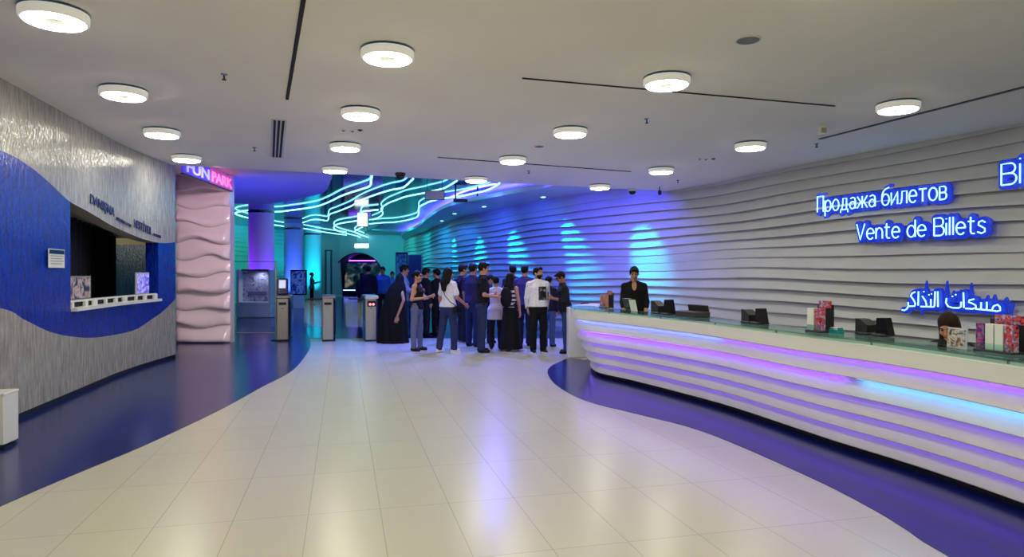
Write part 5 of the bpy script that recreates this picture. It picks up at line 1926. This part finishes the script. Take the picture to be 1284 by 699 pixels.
# phone in his hands
p = (J7['wrL'] + J7['wrR']) / 2
t = thing('phone', 'phone held by the man in the dark shirt', 'phone', (p.x - .085, p.y, p.z + .0), radians(8))
m = M(); m.box((0, 0, .05), (.012, .075, .15), rx=.0, bev=.004); obj('case', m, M_black, t)
m = M(); m.box((.007, 0, .05), (.003, .066, .135)); obj('screen', m, emis('phone_screen', (.5, .6, .9), .4), t)
# clerks
who2 = D(795, 350, 12.1)
w8, J8 = person('clerk in a black shirt standing behind the counter', (who2.x, 12.1), 188, H=1.73, top=((11, 11, 14), 'rolled'), bottom=(BLACK, 'trousers'), skin_rgb=(178, 132, 104),
    head_pitch=.22, wide=1.0, armL=((-.16, .10, -1), (.1, .45, -1)), armR=((.10, .12, -1), (-.1, .45, -1)), group=None, lean=.06, hem=.92, vneck=True), None
c = D(1188, 415, 6.05)
w9 = person('seated clerk with long brown hair bent down behind the counter', (c.x + .16, 6.2), 230, H=1.64, woman=True, top=((24, 24, 34), 'short'), bottom=(BLACK, 'trousers'),
    hair='long', hair_rgb=(46, 26, 18), skin_rgb=(190, 142, 116), head_pitch=.45, lean=.22, group=None, seat=.53,
    armL=((-.15, .5, -.8), (.2, 1, .1)), armR=((.15, .5, -.8), (-.2, 1, .1)), legL=((-.1, 1, -.05), (0, .05, -1)), legR=((.1, 1, -.05), (0, .05, -1)))
t = thing('office_stool', 'dark stool under the seated clerk', 'stool', (c.x + .16, 6.2, 0))
m = M(); m.lathe([(.19, .36), (.20, .38), (.19, .405), (.05, .41)], n=24); obj('seat', m, M_dark, t, smooth=True, auto=40)
m = M(); m.tube([(0, 0, .04), (0, 0, .37)], .025, 10); obj('column', m, M_steel, t)
for k_ in range(5):
    a = 2 * pi * k_ / 5
    m = M(); m.tube([(0, 0, .06), (.24 * cos(a), .24 * sin(a), .03)], .016, 6); m.box((.24 * cos(a), .24 * sin(a), .015), (.03, .03, .03)); obj('leg', m, M_dark, t)

# people in the rear hall
who(391, 382.5, 342, 85, 'person with dark hair alone beside the teal column', woman=True, top=((70, 110, 120), 'long'), bottom=(BLACK, 'slim'), hair='bun', group='people in the rear hall', h=.014,
    armR=((.1, .5, -1), (-.1, 1, .3)))
who(462, 405.5, 334, 5, 'person in dark navy behind the red display turnstile', top=((16, 18, 44), 'long'), bottom=((14, 16, 36), 'trousers'), group='people in the rear hall', h=.013, wide=1.15)
who(480, 404, 335, 185, 'man in a bright blue shirt before the tunnel', top=((50, 100, 200), 'long'), bottom=((30, 30, 50), 'trousers'), group='people in the rear hall', h=.013)
who(492, 398, 341, 170, 'person in a pale blue shirt right of the bright blue shirt', top=((90, 140, 200), 'long'), bottom=((30, 34, 60), 'trousers'), group='people in the rear hall', h=.013)
who(454, 399, 343, 10, 'person in black by the tunnel mouth', top=((10, 12, 22), 'long'), bottom=((10, 12, 20), 'trousers'), group='people in the rear hall', h=.014)

# woman in a black robe
loc, hh = at_px(494, 430, 344.5)
t = thing('person', 'woman covered in a wide black robe beside the right turnstile', 'person', (loc[0], loc[1], 0), 0, 'people waiting before the gates')
Rf = Field((-.55, -.5, -.03), (.5, .5, hh + .12), .013)
LEAN = .13
rs = [(0.01, .37, .30, -.02, 0), (.35, .345, .28, -.02, 0), (.75, .30, .235, .0, 0), (1.05, .255, .20, .035, 0), (1.25, .205, .165, .075, 0), (1.36, .16, .135, .105, .0), (1.44, .105, .115, .13, .01), (hh - .06, .09, .105, .14, .02), (hh, .05, .06, .135, .01)]
Rf.loft(rs, (np.eye(3), V3(0, 0, 0)), 0, .02)
X_, Y_, Z_ = np.meshgrid(*Rf.ax, indexing='ij')
Rf.F += (.014 * np.sin(9 * np.arctan2(Y_, X_ - .05) + 3 * Z_) * np.clip(1.2 - Z_, 0, 1)).astype(np.float32)
Rf.ell((.20, .10, hh - .13), (.075, .075, .095), None, sub=True)
Rf.mesh('robe', cloth((6, 6, 8)), t)
Bf = Field((-.45, -.45, -.03), (.5, .5, hh + .1), .011)
Bf.loft([(.05, .08, .08, 0, 0), (.8, .15, .11, .03, 0), (1.25, .14, .10, .08, 0), (1.38, .06, .055, .11, 0)], (np.eye(3), V3(0, 0, 0)), 0, .02)
Bf.cap((.11, 0, 1.35), (.14, .01, hh - .14), .045, .045, .02)
Bf.ell((.145, .02, hh - .11), (.072, .080, .095), None, .02)
Bf.cap((.20, .09, hh - .10), (.212, .10, hh - .13), .009, .013, .008)
Bf.cap((.18, -.05, 1.26), (.26, -.20, 1.0), .045, .036, .02)
Bf.cap((.26, -.20, 1.0), (.12, -.27, .62), .034, .026, .01)
for fi, lat in enumerate((-.026, -.009, .009, .026)):
    b0 = V3(.12 + lat, -.27, .61); b1 = b0 + V3(-.015 + lat * .4, -.008, -.075); b2 = b1 + V3(-.01, .012, -.034); b3 = b2 + V3(-.004, .022, -.024)
    Bf.cap(b0, b1, .015, .012, .005); Bf.cap(b1, b2, .0115, .0105, .002); Bf.cap(b2, b3, .0105, .009, .002)
Bf.cap((.14, -.275, .60), (.165, -.285, .56), .013, .011, .004); Bf.cap((.165, -.285, .56), (.165, -.282, .525), .011, .009, .002)
for sx in (-1, 1): Bf.cap((sx * .09, 0, .8), (sx * .09, 0, .09), .08, .045, .03); Bf.cap((sx * .09, .0, .05), (sx * .09 + .05, .1, .045), .04, .035, .02)
Bf.mesh('body', skin((170, 124, 98)), t)

# print on the sweatshirt, stripes on the top, belt: surface pieces of their garments
def shirt_of(pt):
    return [c for c in pt.children if c.name.startswith('shirt')][0]


def patch(pt, name, mtl, cond, off=.004):
    """a printed patch: the faces of the shirt that satisfy cond, lifted a little"""
    so = shirt_of(pt); me = so.data
    mb = M(); used = {}
    for pl in me.polygons:
        c = pl.center
        if not cond(c, pl.normal): continue
        ids = []
        for vi in pl.vertices:
            if vi not in used:
                v = me.vertices[vi]; used[vi] = len(mb.v); mb.v.append(tuple(v.co + v.normal * off))
            ids.append(used[vi])
        mb.f.append(tuple(ids)); mb.m.append(0)
    if mb.f: obj(name, mb, mtl, so, smooth=True)


M_print = picture('black_print', [(8, 8, 10), (20, 20, 24), (14, 14, 16), (150, 150, 156)], 14, seed=3)
patch(w6, 'print', M_print, lambda c, n: n.y > .25 and -.13 < c.x < .05 and 1.08 < c.z < 1.36)
patch(w5, 'stripes', cloth((26, 24, 40)), lambda c, n: (c.z * 11.0) % 1.0 < .42)
m = M()
# backpacks and bags
def backpack(J, face, label, rgb, s=1.0):
    b_ = J['back']
    t = thing('backpack', label, 'backpack', (b_.x, b_.y, b_.z - .22), -radians(face))
    f = Field((-.25, -.26, -.08), (.25, .16, .56), .014)
    f.ell((0, -.075, .17), (.155 * s, .085, .22), None, 0)
    f.ell((0, -.115, .10), (.12 * s, .075, .12), None, .03)
    f.F = np.maximum(f.F, -.12 + 0 * f.F)
    f.mesh('pack', cloth(rgb), t)
    for sx in (-1, 1):
        m = M(); m.tube([(sx * .10, -.02, .32), (sx * .115, .06, .415), (sx * .12, .15, .385), (sx * .135, .26, .25), (sx * .155, .20, .08), (sx * .13, .02, .02)], .016, 6); obj('strap', m, cloth(BLACK), t, smooth=True)
    m = M(); m.tube([(-.03, -.06, .38), (0, -.06, .42), (.03, -.06, .38)], .008, 6); obj('handle', m, cloth(BLACK), t)
backpack(J2, 60, 'dark backpack on the man behind the white shirt woman', (12, 12, 24))
backpack(J5, 28, 'black backpack on the woman with the striped top', (14, 14, 26), .85)
b_ = J1['hipsR']
t = thing('shoulder_bag', 'small black crossbody bag at the hip of the white shirt woman', 'bag', (b_.x + .03, b_.y - .07, b_.z - .13), -radians(38))
m = M(); m.box((0, .03, .06), (.07, .22, .15), bev=.02); obj('bag_body', m, cloth(BLACK, .5), t)
m = M(); m.box((.037, .03, .09), (.012, .20, .09), bev=.005); obj('flap', m, cloth((20, 20, 24), .5), t)
k1 = w1.scale.x
pts = [(-.02, .04, .13), (-.08, -.10, .22), (-.18, -.155, .36), (-.27, -.12, .50), (-.31, -.05, .585), (-.29, .06, .565), (-.16, .13, .34), (-.04, .12, .16)]
m = M(); m.tube(pts, .008, 6); obj('strap', m, cloth(BLACK, .5), t, smooth=True)
